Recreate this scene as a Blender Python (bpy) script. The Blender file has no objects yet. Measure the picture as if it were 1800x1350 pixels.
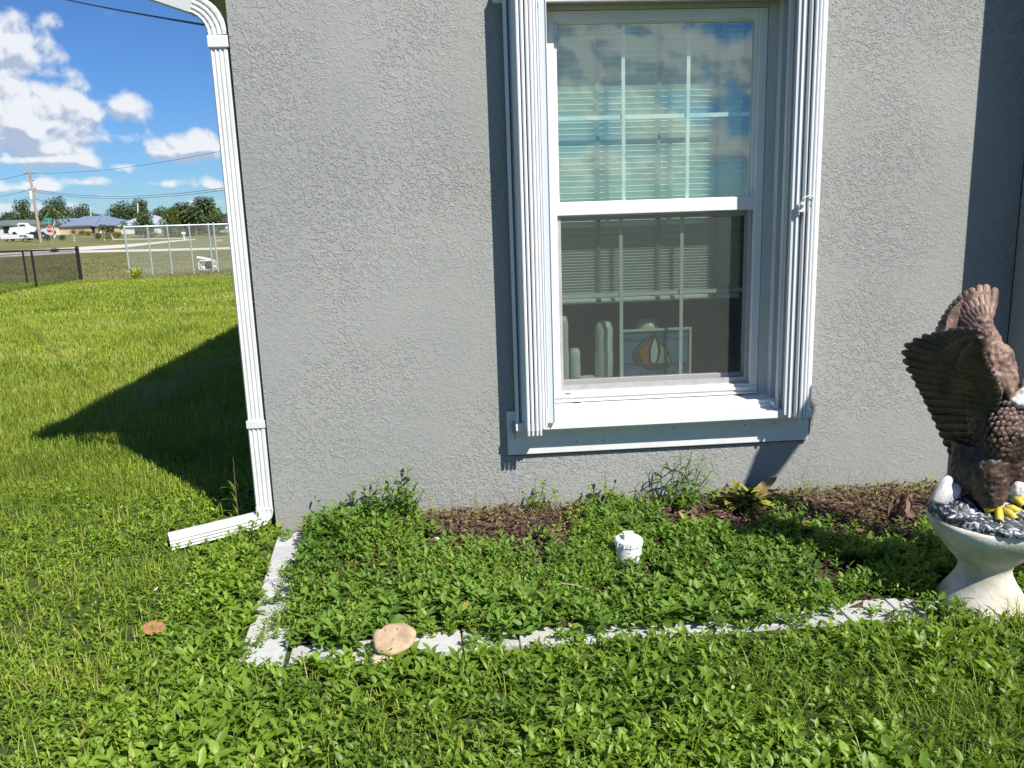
import bpy, bmesh, math, random
import numpy as np
from mathutils import Vector, Matrix
random.seed(7); rng = np.random.default_rng(7)
S = bpy.context.scene
COL = S.collection
PI = math.pi

# ------------------------------------------------------------------ camera, sky, sun, exposure
CAM = Vector((0.913, -3.844, 1.5)); FPX = 1450.0
roll = math.atan(0.033); pitch = math.atan(307/1450.); yaw = math.atan(1450/22000.)
Fv = Vector((math.sin(yaw)*math.cos(pitch), math.cos(yaw)*math.cos(pitch), -math.sin(pitch)))
R0 = Vector((math.cos(yaw), -math.sin(yaw), 0)); U0 = R0.cross(Fv)
Rv = math.cos(-roll)*R0 + math.sin(-roll)*U0; Uv = -math.sin(-roll)*R0 + math.cos(-roll)*U0
cd = bpy.data.cameras.new('camera'); cam = bpy.data.objects.new('camera', cd); COL.objects.link(cam)
cd.sensor_width = 36; cd.lens = 36*FPX/1800; cd.clip_start = 0.05; cd.clip_end = 9000
M3 = Matrix((Rv, Uv, -Fv)).transposed()
cam.matrix_world = Matrix.Translation(CAM) @ M3.to_4x4()
S.camera = cam

SUN = Vector((0.4215, -0.536, 0.7314)).normalized()      # towards the sun
SEL = math.asin(SUN.z); SROT = math.atan2(SUN.x, SUN.y)
world = bpy.data.worlds.new('World'); S.world = world; world.use_nodes = True
SKY_STRENGTH = 0.05; CLOUD_GAIN = 10.2

def ray(px, py): return Fv + Rv*((px-900)/FPX) - Uv*((py-675)/FPX)
def WP(px, py, Y):
    d = ray(px, py); return CAM + d*((Y-CAM.y)/d.y)
def DP(px, py, dep): return CAM + ray(px, py)*dep

def build_world():
    nt = world.node_tree; nt.nodes.clear(); N = nt.nodes.new; L = nt.links.new
    out = N('ShaderNodeOutputWorld'); bg = N('ShaderNodeBackground'); L(bg.outputs[0], out.inputs[0]); bg.inputs[1].default_value = SKY_STRENGTH
    sky = N('ShaderNodeTexSky'); sky.sky_type = 'NISHITA'; sky.sun_disc = False; sky.sun_elevation = SEL; sky.sun_rotation = SROT
    sky.air_density = 1.0; sky.dust_density = 0.0; sky.ozone_density = 1.6
    hs = N('ShaderNodeHueSaturation'); hs.inputs['Saturation'].default_value = 1.0; hs.inputs['Value'].default_value = 1.0; tn = N('ShaderNodeMix'); tn.data_type = 'RGBA'; tn.blend_type = 'MULTIPLY'; tn.inputs[0].default_value = 1; tn.inputs[7].default_value = (.50, .86, 1.42, 1); L(sky.outputs[0], tn.inputs[6]); L(tn.outputs[2], hs.inputs['Color'])
    tc = N('ShaderNodeTexCoord'); nrm = N('ShaderNodeVectorMath'); nrm.operation = 'NORMALIZE'; L(tc.outputs['Generated'], nrm.inputs[0]); V = nrm.outputs[0]
    def math_(op, a, b=None, c=None):
        m = N('ShaderNodeMath'); m.operation = op
        for i, x in enumerate((a, b, c)):
            if x is None: continue
            if isinstance(x, (int, float)): m.inputs[i].default_value = x
            else: L(x, m.inputs[i])
        return m.outputs[0]
    # stretch: clouds get flatter towards the horizon
    sep = N('ShaderNodeSeparateXYZ'); L(V, sep.inputs[0])
    def dens(vec):
        mp = N('ShaderNodeMapping'); mp.inputs['Scale'].default_value = (20, 20, 22); L(vec, mp.inputs[0])
        n = N('ShaderNodeTexNoise'); n.inputs['Scale'].default_value = 1.0; n.inputs['Detail'].default_value = 8; n.inputs['Roughness'].default_value = 0.56; n.inputs['Distortion'].default_value = 0.25
        L(mp.outputs[0], n.inputs['Vector'])
        mp2 = N('ShaderNodeMapping'); mp2.inputs['Scale'].default_value = (2.3, 2.3, 4.2); mp2.inputs['Location'].default_value = (3.1, 1.7, 0.4); L(vec, mp2.inputs[0])
        n2 = N('ShaderNodeTexNoise'); n2.inputs['Scale'].default_value = 1.0; n2.inputs['Detail'].default_value = 3; L(mp2.outputs[0], n2.inputs['Vector'])
        mp3 = N('ShaderNodeMapping'); mp3.inputs['Scale'].default_value = (38, 38, 38); L(vec, mp3.inputs[0]); vo = N('ShaderNodeTexVoronoi'); vo.feature = 'F1'; vo.inputs['Scale'].default_value = 1; L(mp3.outputs[0], vo.inputs['Vector'])
        base = math_('ADD', math_('SUBTRACT', math_('MULTIPLY', n.outputs[0], 1.05), math_('MULTIPLY', math_('SUBTRACT', vo.outputs['Distance'], .45), .28)), math_('MULTIPLY', n2.outputs[0], 0.35))
        tot = None
        for (px, py, rx, ry, a) in BLOBS:
            c = ray(abs(px) if px < -1000 else px, py).normalized()
            if px < -1000: px = -px; c = Vector((ray(px-1000 if px > 2000 else px, py).normalized().x, -ray(px-1000 if px > 2000 else px, py).normalized().y, ray(px-1000 if px > 2000 else px, py).normalized().z))
            sb = N('ShaderNodeVectorMath'); sb.operation = 'SUBTRACT'; L(vec, sb.inputs[0]); sb.inputs[1].default_value = c
            ml = N('ShaderNodeVectorMath'); ml.operation = 'MULTIPLY'; L(sb.outputs[0], ml.inputs[0]); ml.inputs[1].default_value = (FPX/rx, FPX/rx, FPX/ry)
            ln = N('ShaderNodeVectorMath'); ln.operation = 'LENGTH'; L(ml.outputs[0], ln.inputs[0])
            v = math_('MULTIPLY', math_('MAXIMUM', math_('SUBTRACT', 1.45, ln.outputs['Value']), 0.0), a*.74)
            tot = v if tot is None else math_('MAXIMUM', tot, v)
        return math_('ADD', base, tot)
    BLOBS = [(-30, 85, 110, 55, .62), (30, 215, 120, 62, .75), (-60, 180, 90, 90, .7), (228, 195, 42, 26, .42), (165, 235, 40, 34, .3),
             (235, 240, 60, 24, .3), (350, 258, 95, 26, .6), (60, 280, 120, 14, .5), (215, 293, 34, 13, .45), (150, 285, 40, 16, .36), (150, 320, 60, 12, .45),
             (40, 330, 120, 14, .5), (290, 322, 50, 12, .45), (370, 325, 60, 14, .42), (230, 345, 120, 12, .36), (40, 365, 160, 12, .45), (330, 358, 130, 14, .3),
             (-2015, 80, 40, 60, .6), (-2030, 160, 45, 50, .6), (-2150, 100, 110, 70, .7), (-2140, 210, 90, 60, .6), (-2250, 260, 90, 40, .5), (-2100, 300, 150, 40, .5), (-2290, 120, 80, 60, .45)]
    d0 = dens(V)
    off = N('ShaderNodeVectorMath'); off.operation = 'ADD'; L(V, off.inputs[0]); off.inputs[1].default_value = (0.004, 0.0, 0.007)
    d1 = dens(off.outputs[0])
    # threshold: clear high up in view, more cloud behind the camera
    behind = N('ShaderNodeMapRange'); L(sep.outputs['Y'], behind.inputs[0]); behind.inputs[1].default_value = 0.2; behind.inputs[2].default_value = -0.5
    behind.inputs[3].default_value = 0.86; behind.inputs[4].default_value = 0.76
    cov = N('ShaderNodeMapRange'); cov.interpolation_type = 'SMOOTHSTEP'; L(math_('SUBTRACT', d0, behind.outputs[0]), cov.inputs[0])
    cov.inputs[1].default_value = 0.0; cov.inputs[2].default_value = 0.25
    sh = N('ShaderNodeMapRange'); L(math_('SUBTRACT', d0, d1), sh.inputs[0]); sh.inputs[1].default_value = -0.075; sh.inputs[2].default_value = 0.055
    cc = N('ShaderNodeMix'); cc.data_type = 'RGBA'; L(sh.outputs[0], cc.inputs[0]); cc.inputs[6].default_value = (.62*CLOUD_GAIN, .73*CLOUD_GAIN, .93*CLOUD_GAIN, 1); cc.inputs[7].default_value = (1.22*CLOUD_GAIN, 1.25*CLOUD_GAIN, 1.3*CLOUD_GAIN, 1)
    up = N('ShaderNodeMapRange'); L(sep.outputs['Z'], up.inputs[0]); up.inputs[1].default_value = -0.01; up.inputs[2].default_value = 0.03
    mx = N('ShaderNodeMix'); mx.data_type = 'RGBA'; L(math_('MULTIPLY', math_('MULTIPLY', cov.outputs[0], 0.93), up.outputs[0]), mx.inputs[0]); L(hs.outputs[0], mx.inputs[6]); L(cc.outputs[2], mx.inputs[7])
    L(mx.outputs[2], bg.inputs[0])
build_world()

sd = bpy.data.lights.new('sun', 'SUN'); sun = bpy.data.objects.new('sun', sd); COL.objects.link(sun)
sd.energy = 5.0; sd.angle = math.radians(0.53); sd.color = (1.0, 0.955, 0.88)
sun.rotation_euler = SUN.to_track_quat('Z', 'Y').to_euler(); sun.location = (3, -5, 8)
S.view_settings.view_transform = 'Standard'; S.view_settings.look = 'None'; S.view_settings.gamma = 1; S.view_settings.use_curve_mapping = False
S.view_settings.exposure = 0.54
S.render.engine = 'CYCLES'
S.cycles.max_bounces = 8; S.cycles.transparent_max_bounces = 24; S.cycles.use_denoising = True

# ------------------------------------------------------------------ materials
MATS = {}
def mat(name, col, rough=0.6, spec=0.4, metal=0.0, noise=0.0, nscale=20, bump=0.0, bscale=200, coat=0.0, col2=None, detail=4):
    if name in MATS: return MATS[name]
    m = bpy.data.materials.new(name); m.use_nodes = True; nt = m.node_tree; N = nt.nodes.new; L = nt.links.new
    b = nt.nodes['Principled BSDF']; b.inputs['Base Color'].default_value = (*col, 1); b.inputs['Roughness'].default_value = rough
    b.inputs['Specular IOR Level'].default_value = spec; b.inputs['Metallic'].default_value = metal; b.inputs['Coat Weight'].default_value = coat
    if noise or col2:
        tc = N('ShaderNodeTexCoord'); n = N('ShaderNodeTexNoise'); n.inputs['Scale'].default_value = nscale; n.inputs['Detail'].default_value = detail
        L(tc.outputs['Object'], n.inputs['Vector'])
        mr = N('ShaderNodeMapRange'); mr.inputs[1].default_value = .35; mr.inputs[2].default_value = .65; L(n.outputs[0], mr.inputs[0])
        mx = N('ShaderNodeMix'); mx.data_type = 'RGBA'; L(mr.outputs[0], mx.inputs[0])
        c2 = col2 or tuple(c*(1-noise) for c in col)
        mx.inputs[6].default_value = (*c2, 1); mx.inputs[7].default_value = (*col, 1); L(mx.outputs[2], b.inputs['Base Color'])
    if bump:
        tc = N('ShaderNodeTexCoord'); n = N('ShaderNodeTexNoise'); n.inputs['Scale'].default_value = bscale; n.inputs['Detail'].default_value = 3
        L(tc.outputs['Object'], n.inputs['Vector']); bp = N('ShaderNodeBump'); bp.inputs['Strength'].default_value = 1; bp.inputs['Distance'].default_value = bump
        L(n.outputs[0], bp.inputs['Height']); L(bp.outputs[0], b.inputs['Normal'])
    MATS[name] = m; return m

def stucco_mat():
    m = bpy.data.materials.new('stucco'); m.use_nodes = True; nt = m.node_tree; N = nt.nodes.new; L = nt.links.new
    b = nt.nodes['Principled BSDF']; b.inputs['Roughness'].default_value = .62; b.inputs['Specular IOR Level'].default_value = .3
    tc = N('ShaderNodeTexCoord')
    def noise(sc, det=3, dist=0, rough=.5):
        n = N('ShaderNodeTexNoise'); n.inputs['Scale'].default_value = sc; n.inputs['Detail'].default_value = det; n.inputs['Distortion'].default_value = dist; n.inputs['Roughness'].default_value = rough
        L(tc.outputs['Object'], n.inputs['Vector']); return n
    def mr(src, a, bb, lo=0, hi=1, smooth=True):
        r = N('ShaderNodeMapRange'); r.interpolation_type = 'SMOOTHSTEP' if smooth else 'LINEAR'; L(src, r.inputs[0])
        for i, v in enumerate((a, bb, lo, hi)): r.inputs[i+1].default_value = v
        return r.outputs[0]
    def mth(op, a, bb):
        q = N('ShaderNodeMath'); q.operation = op
        for i, x in enumerate((a, bb)):
            if isinstance(x, (int, float)): q.inputs[i].default_value = x
            else: L(x, q.inputs[i])
        return q.outputs[0]
    n1 = noise(68, 2, 1.2, .5); n2 = noise(34, 2, .9); n3 = noise(150, 1); n4 = noise(1.6, 3)
    # trowelled plateaus with short curled edges
    p1 = mr(n1.outputs[0], .45, .56); p2 = mr(n2.outputs[0], .42, .52)
    area = mr(n4.outputs[0], .38, .62, .30, 1.0)
    h = mth('ADD', mth('MULTIPLY', mth('MULTIPLY', p1, p2), area), mth('MULTIPLY', n3.outputs[0], .16))
    bp = N('ShaderNodeBump'); bp.inputs['Distance'].default_value = .0024; bp.inputs['Strength'].default_value = 1; L(h, bp.inputs['Height']); L(bp.outputs[0], b.inputs['Normal'])
    big = noise(.9, 4); mx = N('ShaderNodeMix'); mx.data_type = 'RGBA'; L(mr(big.outputs[0], .35, .65, 0, 1), mx.inputs[0])
    mx.inputs[6].default_value = (.298, .302, .286, 1); mx.inputs[7].default_value = (.334, .336, .318, 1)
    # splash dirt close to the ground
    sp = N('ShaderNodeSeparateXYZ'); L(tc.outputs['Object'], sp.inputs[0]); dz = mth('ADD', sp.outputs['Z'], mth('MULTIPLY', n2.outputs[0], .12))
    mx2 = N('ShaderNodeMix'); mx2.data_type = 'RGBA'; L(mr(dz, .05, .22, .45, 0), mx2.inputs[0]); L(mx.outputs[2], mx2.inputs[6]); mx2.inputs[7].default_value = (.30, .27, .22, 1)
    L(mx2.outputs[2], b.inputs['Base Color']); return m
STUCCO = stucco_mat()
WHITE = mat('white_aluminium', (.74, .74, .72), .35, .5, noise=.12, nscale=5, detail=8)
VINYL = mat('white_vinyl', (.78, .77, .75), .4, .5, noise=.06, nscale=9)
TRIMW = mat('white_painted_board', (.74, .74, .72), .5, .4, noise=.08, nscale=14, bump=.0006, bscale=60)
SHUT = mat('shutter_aluminium', (.76, .77, .78), .32, .5, noise=.04, nscale=5)
SHUTG = mat('shutter_grey_side', (.60, .65, .67), .4, .5)
GAP = mat('shutter_gap', (.03, .03, .035), .6)

def glass_mat(name, tint, base_refl):
    m = bpy.data.materials.new(name); m.use_nodes = True; nt = m.node_tree; nt.nodes.clear(); N = nt.nodes.new; L = nt.links.new
    o = N('ShaderNodeOutputMaterial'); t = N('ShaderNodeBsdfTransparent'); t.inputs[0].default_value = (*tint, 1); g = N('ShaderNodeBsdfGlossy'); g.inputs['Roughness'].default_value = .0
    g.inputs[0].default_value = (.92, .96, .92, 1)
    f = N('ShaderNodeFresnel'); ge_ = N('ShaderNodeNewGeometry'); ir_ = N('ShaderNodeMapRange'); L(ge_.outputs['Backfacing'], ir_.inputs[0]); ir_.inputs[3].default_value = 1.5; ir_.inputs[4].default_value = 1/1.5; L(ir_.outputs[0], f.inputs[0]); a = N('ShaderNodeMath'); a.operation = 'ADD'; L(f.outputs[0], a.inputs[0]); a.inputs[1].default_value = base_refl; a.use_clamp = True
    mx = N('ShaderNodeMixShader'); L(a.outputs[0], mx.inputs[0]); L(t.outputs[0], mx.inputs[1]); L(g.outputs[0], mx.inputs[2]); L(mx.outputs[0], o.inputs[0]); return m
GLASS = glass_mat('window_glass', (.88, .97, .93), .105)
GLASSD = glass_mat('window_glass_lower', (.84, .90, .86), .03)
def screen_mat():
    m = bpy.data.materials.new('insect_screen'); m.use_nodes = True; nt = m.node_tree; nt.nodes.clear(); N = nt.nodes.new; L = nt.links.new
    o = N('ShaderNodeOutputMaterial'); t = N('ShaderNodeBsdfTransparent'); d = N('ShaderNodeBsdfDiffuse'); d.inputs[0].default_value = (.10, .11, .105, 1)
    mx = N('ShaderNodeMixShader'); mx.inputs[0].default_value = .38; L(t.outputs[0], mx.inputs[1]); L(d.outputs[0], mx.inputs[2]); L(mx.outputs[0], o.inputs[0]); return m
SCREEN = screen_mat()

def leaf_mat(name, dark, light, yellow=None, trans=.35, rough=.42, spec=.4):
    """colour from the per-leaf 'tint' attribute, light shining through thin blades"""
    m = bpy.data.materials.new(name); m.use_nodes = True; nt = m.node_tree; nt.nodes.clear(); N = nt.nodes.new; L = nt.links.new
    o = N('ShaderNodeOutputMaterial'); at = N('ShaderNodeAttribute'); at.attribute_name = 'tint'
    cr = N('ShaderNodeValToRGB'); L(at.outputs['Fac'], cr.inputs[0]); e = cr.color_ramp.elements
    e[0].color = (*dark, 1); e[0].position = 0; e[1].color = (*light, 1); e[1].position = .8
    if yellow: q = e.new(.90); q.color = (*light, 1); q = e.new(.97); q.color = (*yellow, 1)
    b = N('ShaderNodeBsdfPrincipled'); L(cr.outputs[0], b.inputs['Base Color']); b.inputs['Roughness'].default_value = rough; b.inputs['Specular IOR Level'].default_value = spec
    tr = N('ShaderNodeBsdfTranslucent'); hs = N('ShaderNodeHueSaturation'); hs.inputs['Hue'].default_value = .485; hs.inputs['Saturation'].default_value = 1.1; hs.inputs['Value'].default_value = 1.5; L(cr.outputs[0], hs.inputs['Color']); L(hs.outputs[0], tr.inputs[0])
    mx = N('ShaderNodeMixShader'); mx.inputs[0].default_value = trans; L(b.outputs[0], mx.inputs[1]); L(tr.outputs[0], mx.inputs[2]); L(mx.outputs[0], o.inputs[0]); return m
WEED = leaf_mat('weed_leaf', (.045, .115, .014), (.19, .320, .045), (.40, .36, .07), .35, .50, .35)
WEEDY = leaf_mat('weed_leaf_yellowish', (.075, .165, .016), (.27, .40, .045), (.38, .36, .08), .4, .42, .4)
GRASS = leaf_mat('grass_blade', (.150, .230, .026), (.37, .44, .06), (.44, .40, .18), .4, .45, .35)
FARG = leaf_mat('field_grass', (.10, .125, .036), (.32, .28, .12), (.3, .26, .13), .3, .6, .2)
CROWN = leaf_mat('tree_foliage', (.030, .055, .020), (.095, .145, .045), None, .2, .5, .3)
CROWNL = leaf_mat('tree_foliage_light', (.05, .08, .015), (.14, .17, .035), None, .25, .5, .3)
PALM = leaf_mat('palm_foliage', (.03, .055, .015), (.10, .14, .05), None, .2, .45, .35)
DEAD = leaf_mat('dead_leaf', (.05, .030, .022), (.26, .17, .12), None, .15, .7, .2)

# ------------------------------------------------------------------ mesh helpers
class MB:
    def __init__(s): s.v = []; s.f = []
    def add(s, vs, fs):
        n = len(s.v); s.v += [tuple(v) for v in vs]; s.f += [tuple(i+n for i in f) for f in fs]; return s
    def box(s, x0, x1, y0, y1, z0, z1):
        v = [(x, y, z) for z in (z0, z1) for y in (y0, y1) for x in (x0, x1)]
        return s.add(v, [(0, 2, 3, 1), (4, 5, 7, 6), (0, 1, 5, 4), (2, 6, 7, 3), (0, 4, 6, 2), (1, 3, 7, 5)])
    def tube(s, pts, r, n=8, cap=True, flat=1.0, up=(0, 0, 1)):
        """round (or flattened) bar along pts; r one radius or one per point"""
        pts = [Vector(p) for p in pts]; rr = r if isinstance(r, (list, tuple)) else [r]*len(pts); vs = []
        for i, p in enumerate(pts):
            t = (pts[min(i+1, len(pts)-1)]-pts[max(i-1, 0)]).normalized(); u = Vector(up)
            if abs(t.dot(u)) > .95: u = Vector((1, 0, 0)) if abs(t.x) < .9 else Vector((0, 1, 0))
            a = t.cross(u).normalized(); b = a.cross(t).normalized()
            for k in range(n):
                w = 2*PI*k/n; vs.append(p + a*math.cos(w)*rr[i] + b*math.sin(w)*rr[i]*flat)
        fs = [(i*n+k, i*n+(k+1) % n, (i+1)*n+(k+1) % n, (i+1)*n+k) for i in range(len(pts)-1) for k in range(n)]
        if cap: fs += [tuple(range(n-1, -1, -1)), tuple((len(pts)-1)*n+k for k in range(n))]
        return s.add(vs, fs)
    def profile(s, pts, frames, closed=True, cap=True):
        """cross-section pts [(a,b)] swept through frames [(origin, A, B)]"""
        n = len(pts); vs = [Vector(o)+Vector(A)*a+Vector(B)*b for (o, A, B) in frames for (a, b) in pts]
        fs = [(i*n+k, i*n+(k+1) % n, (i+1)*n+(k+1) % n, (i+1)*n+k) for i in range(len(frames)-1) for k in range(n if closed else n-1)]
        if cap: fs += [tuple(range(n-1, -1, -1)), tuple((len(frames)-1)*n+k for k in range(n))]
        return s.add(vs, fs)
    def lathe(s, c, prof, n=32, wob=0.0):
        c = Vector(c); vs = []
        for (r, z) in prof:
            for k in range(n):
                w = 2*PI*k/n; q = r*(1+wob*math.sin(3*w+z*20)); vs.append(c+Vector((q*math.cos(w), q*math.sin(w), z)))
        fs = [(i*n+k, i*n+(k+1) % n, (i+1)*n+(k+1) % n, (i+1)*n+k) for i in range(len(prof)-1) for k in range(n)]
        fs += [tuple(range(n-1, -1, -1)), tuple((len(prof)-1)*n+k for k in range(n))]
        return s.add(vs, fs)
    def ball(s, c, r, n=12, m=8):
        c = Vector(c); r = r if isinstance(r, (tuple, list)) else (r, r, r); vs = []
        for i in range(m+1):
            th = PI*i/m
            for k in range(n):
                w = 2*PI*k/n; vs.append(c+Vector((r[0]*math.sin(th)*math.cos(w), r[1]*math.sin(th)*math.sin(w), r[2]*math.cos(th))))
        return s.add(vs, [(i*n+k, (i+1)*n+k, (i+1)*n+(k+1) % n, i*n+(k+1) % n) for i in range(m) for k in range(n)])
    def mesh(s, name, m=None, smooth=False):
        me = bpy.data.meshes.new(name); me.from_pydata(s.v, [], s.f); me.validate()
        if m: me.materials.append(m)
        if smooth: me.polygons.foreach_set('use_smooth', [True]*len(me.polygons))
        me.update(); return me
    def build(s, name, m=None, parent=None, smooth=False, bevel=0.0):
        o = bpy.data.objects.new(name, s.mesh(name, m, smooth)); COL.objects.link(o)
        if parent: o.parent = parent; o.matrix_parent_inverse = Matrix.Translation(parent.location).inverted() if parent.location.length > 0 else Matrix()
        if bevel:
            b = o.modifiers.new('bevel', 'BEVEL'); b.width = bevel; b.segments = 2; b.limit_method = 'ANGLE'
        return o
def thing(name, label, cat, loc=(0, 0, 0), group=None):
    o = bpy.data.objects.new(name, None); COL.objects.link(o); o.location = loc; o.empty_display_size = .1
    o['label'] = label; o['category'] = cat
    if group: o['group'] = group
    return o
def tag(o, label=None, cat=None, group=None, kind=None):
    if label: o['label'] = label
    if cat: o['category'] = cat
    if group: o['group'] = group
    if kind: o['kind'] = kind
    return o
def lerp(a, b, t): return a+(b-a)*t

# ------------------------------------------------------------------ terrain
TY = [-6000, 0, 8, 26, 70, 92, 150, 192, 6000]; TZ = [0, 0, 0, -.5, -1.2, -1.45, -1.45, -1.0, -1.0]
def gz(y): return float(np.interp(y, TY, TZ))
def GP(px, py):
    """where the view through a pixel meets the terrain"""
    d = ray(px, py).normalized(); t = 2.0
    for _ in range(60):
        p = CAM+d*t; h = p.z-gz(p.y)
        if h < .001: break
        t += h/(-d.z+.0005)*.8 if d.z < 0 else 50
    p = CAM+d*t; p.z = gz(p.y); return p

def ground_mat():
    m = bpy.data.materials.new('lawn_soil'); m.use_nodes = True; nt = m.node_tree; N = nt.nodes.new; L = nt.links.new
    b = nt.nodes['Principled BSDF']; b.inputs['Roughness'].default_value = .9; b.inputs['Specular IOR Level'].default_value = .15
    tc = N('ShaderNodeTexCoord'); sp = N('ShaderNodeSeparateXYZ'); L(tc.outputs['Object'], sp.inputs[0])
    def noise(sc, det=4, vec=None):
        n = N('ShaderNodeTexNoise'); n.inputs['Scale'].default_value = sc; n.inputs['Detail'].default_value = det; L(vec or tc.outputs['Object'], n.inputs['Vector']); return n.outputs[0]
    def mr(src, a, bb, lo=0, hi=1):
        r = N('ShaderNodeMapRange'); L(src, r.inputs[0])
        for i, v in enumerate((a, bb, lo, hi)): r.inputs[i+1].default_value = v
        return r.outputs[0]
    def mix(f, a, bb):
        x = N('ShaderNodeMix'); x.data_type = 'RGBA'; L(f, x.inputs[0])
        for i, v in ((6, a), (7, bb)):
            if isinstance(v, tuple): x.inputs[i].default_value = (*v, 1)
            else: L(v, x.inputs[i])
        return x.outputs[2]
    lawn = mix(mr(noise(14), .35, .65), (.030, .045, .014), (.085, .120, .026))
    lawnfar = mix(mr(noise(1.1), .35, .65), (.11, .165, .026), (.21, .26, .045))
    mp = N('ShaderNodeMapping'); mp.inputs['Scale'].default_value = (.12, .35, .3); L(tc.outputs['Object'], mp.inputs[0])
    fieldA = mix(mr(noise(1.0, 6, mp.outputs[0]), .38, .62), (.095, .115, .036), (.27, .235, .12))
    field = mix(mr(noise(3.5, 5), .3, .7), fieldA, (.165, .18, .06))
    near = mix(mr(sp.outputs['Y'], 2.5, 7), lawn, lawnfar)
    edge = N('ShaderNodeMath'); edge.operation = 'ADD'; L(sp.outputs['Y'], edge.inputs[0]); L(mr(noise(.35), .3, .7, -1.5, 1.5), edge.inputs[1])
    c = mix(mr(edge.outputs[0], 24.5, 27), near, field)
    bk = mix(mr(sp.outputs['Y'], -7, -12), c, (.115, .135, .05))
    L(bk, b.inputs['Base Color'])
    bp = N('ShaderNodeBump'); bp.inputs['Distance'].default_value = .03; bp.inputs['Strength'].default_value = .8; L(noise(30, 5), bp.inputs['Height']); L(bp.outputs[0], b.inputs['Normal'])
    return m
ys = sorted(set(TY+[-100, -20, -4, 4, 12, 16, 20, 30, 45, 60, 110, 130, 170, 250, 500])); xs = [-6000, -600, -200, -60, -20, -5, 0, 5, 20, 60, 300, 6000]
g = MB(); g.add([(x, y, gz(y)) for y in ys for x in xs], [(j*len(xs)+i, j*len(xs)+i+1, (j+1)*len(xs)+i+1, (j+1)*len(xs)+i) for j in range(len(ys)-1) for i in range(len(xs)-1)])
tag(g.build('ground', ground_mat()), kind='structure')

# ------------------------------------------------------------------ house
house = thing('house', 'grey stucco house wall with white framed window and corner downspout', 'house')
w = MB(); OX0, OX1, OZ0, OZ1 = 1.345, 2.515, .525, 2.385      # window opening
T = .20; HT = 2.73
w.box(0, OX0, 0, T, -.3, HT); w.box(OX1, 3.622, 0, T, -.3, HT); w.box(OX0, OX1, 0, T, -.3, OZ0); w.box(OX0, OX1, 0, T, OZ1, HT)
w.box(0, T, T, 12, -.3, HT); w.box(T, 8.4, 11.8, 12, -.3, HT); w.box(8.2, 8.4, T, 11.8, -.3, HT)
wl = MB()
# clean sheet with opening for the front so that no joints show
fx = [0, OX0, OX1, 3.622]; fz = [-.3, OZ0, OZ1, 4.6]
def front(mb, y):
    vs = [(x, y, z) for z in (-.3, OZ0, OZ1, HT) for x in fx]
    mb.add(vs, [(j*4+i, j*4+i+1, (j+1)*4+i+1, (j+1)*4+i) for j in range(3) for i in range(3) if not (i == 1 and j == 1)])
front(wl, 0)
wl.add([(0, 0, -.3), (0, 12, -.3), (0, 12, HT), (0, 0, HT)], [(0, 3, 2, 1)])
wl.add([(0, 0, HT), (3.622, 0, HT), (3.622, 0, HT+1.55), (0, 0, HT+.14)], [(0, 1, 2, 3)])
# window returns
wl.add([(OX0, 0, OZ0), (OX0, T, OZ0), (OX0, T, OZ1), (OX0, 0, OZ1)], [(0, 1, 2, 3)])
wl.add([(OX1, 0, OZ0), (OX1, T, OZ0), (OX1, T, OZ1), (OX1, 0, OZ1)], [(3, 2, 1, 0)])
wl.add([(OX0, 0, OZ1), (OX1, 0, OZ1), (OX1, T, OZ1), (OX0, T, OZ1)], [(3, 2, 1, 0)])
front(wl, T)
wl.build('wall', STUCCO, house)
p = MB(); p.box(3.622, 8.4, -.33, 0, -.3, 3.6); p.build('wall', STUCCO, house, bevel=.01)
b = MB(); b.box(8.38, 8.4, .02, 12, -.3, HT); b.box(.02, 8.38, 11.98, 12, -.3, HT); b.build('wall', STUCCO, house)
ROOFM = mat('roof_shingle', (.16, .15, .14), .8, noise=.3, nscale=30)
SOFF = mat('soffit', (.62, .63, .60), .6)
rf = MB(); zr = HT+4.8*.38
rf.add([(-.42, -.0, HT+.02), (4.2, -.0, zr), (9.0, -.0, HT+.02), (-.42, 12.4, HT+.02), (4.2, 12.4, zr), (9.0, 12.4, HT+.02), (-.42, 0, HT-.03), (9, 0, HT-.03), (-.42, 12.4, HT-.03), (9, 12.4, HT-.03)],
       [(0, 3, 4, 1), (1, 4, 5, 2), (0, 1, 2, 7, 6), (3, 8, 9, 5, 4), (6, 7, 9, 8), (0, 6, 8, 3), (2, 5, 9, 7)])
rf.build('roof', ROOFM, house)
sf = MB(); sf.box(-.40, -.0, .0, 12.3, HT-.055, HT-.034); sf.build('soffit', SOFF, house)
# gutter (K profile) along the side eave
gp = [(0, 0), (-.08, 0), (-.12, .06), (-.125, .12), (-.119, .12), (-.114, .062), (-.077, .006), (-.006, .006), (-.006, .12), (0, .12)]
gm = MB(); gm.profile(gp, [((-.422, .005, HT-.04), (1, 0, 0), (0, 0, 1)), ((-.422, 12.3, HT-.04), (1, 0, 0), (0, 0, 1))], closed=True)
gm.build('gutter', WHITE, house)

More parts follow.
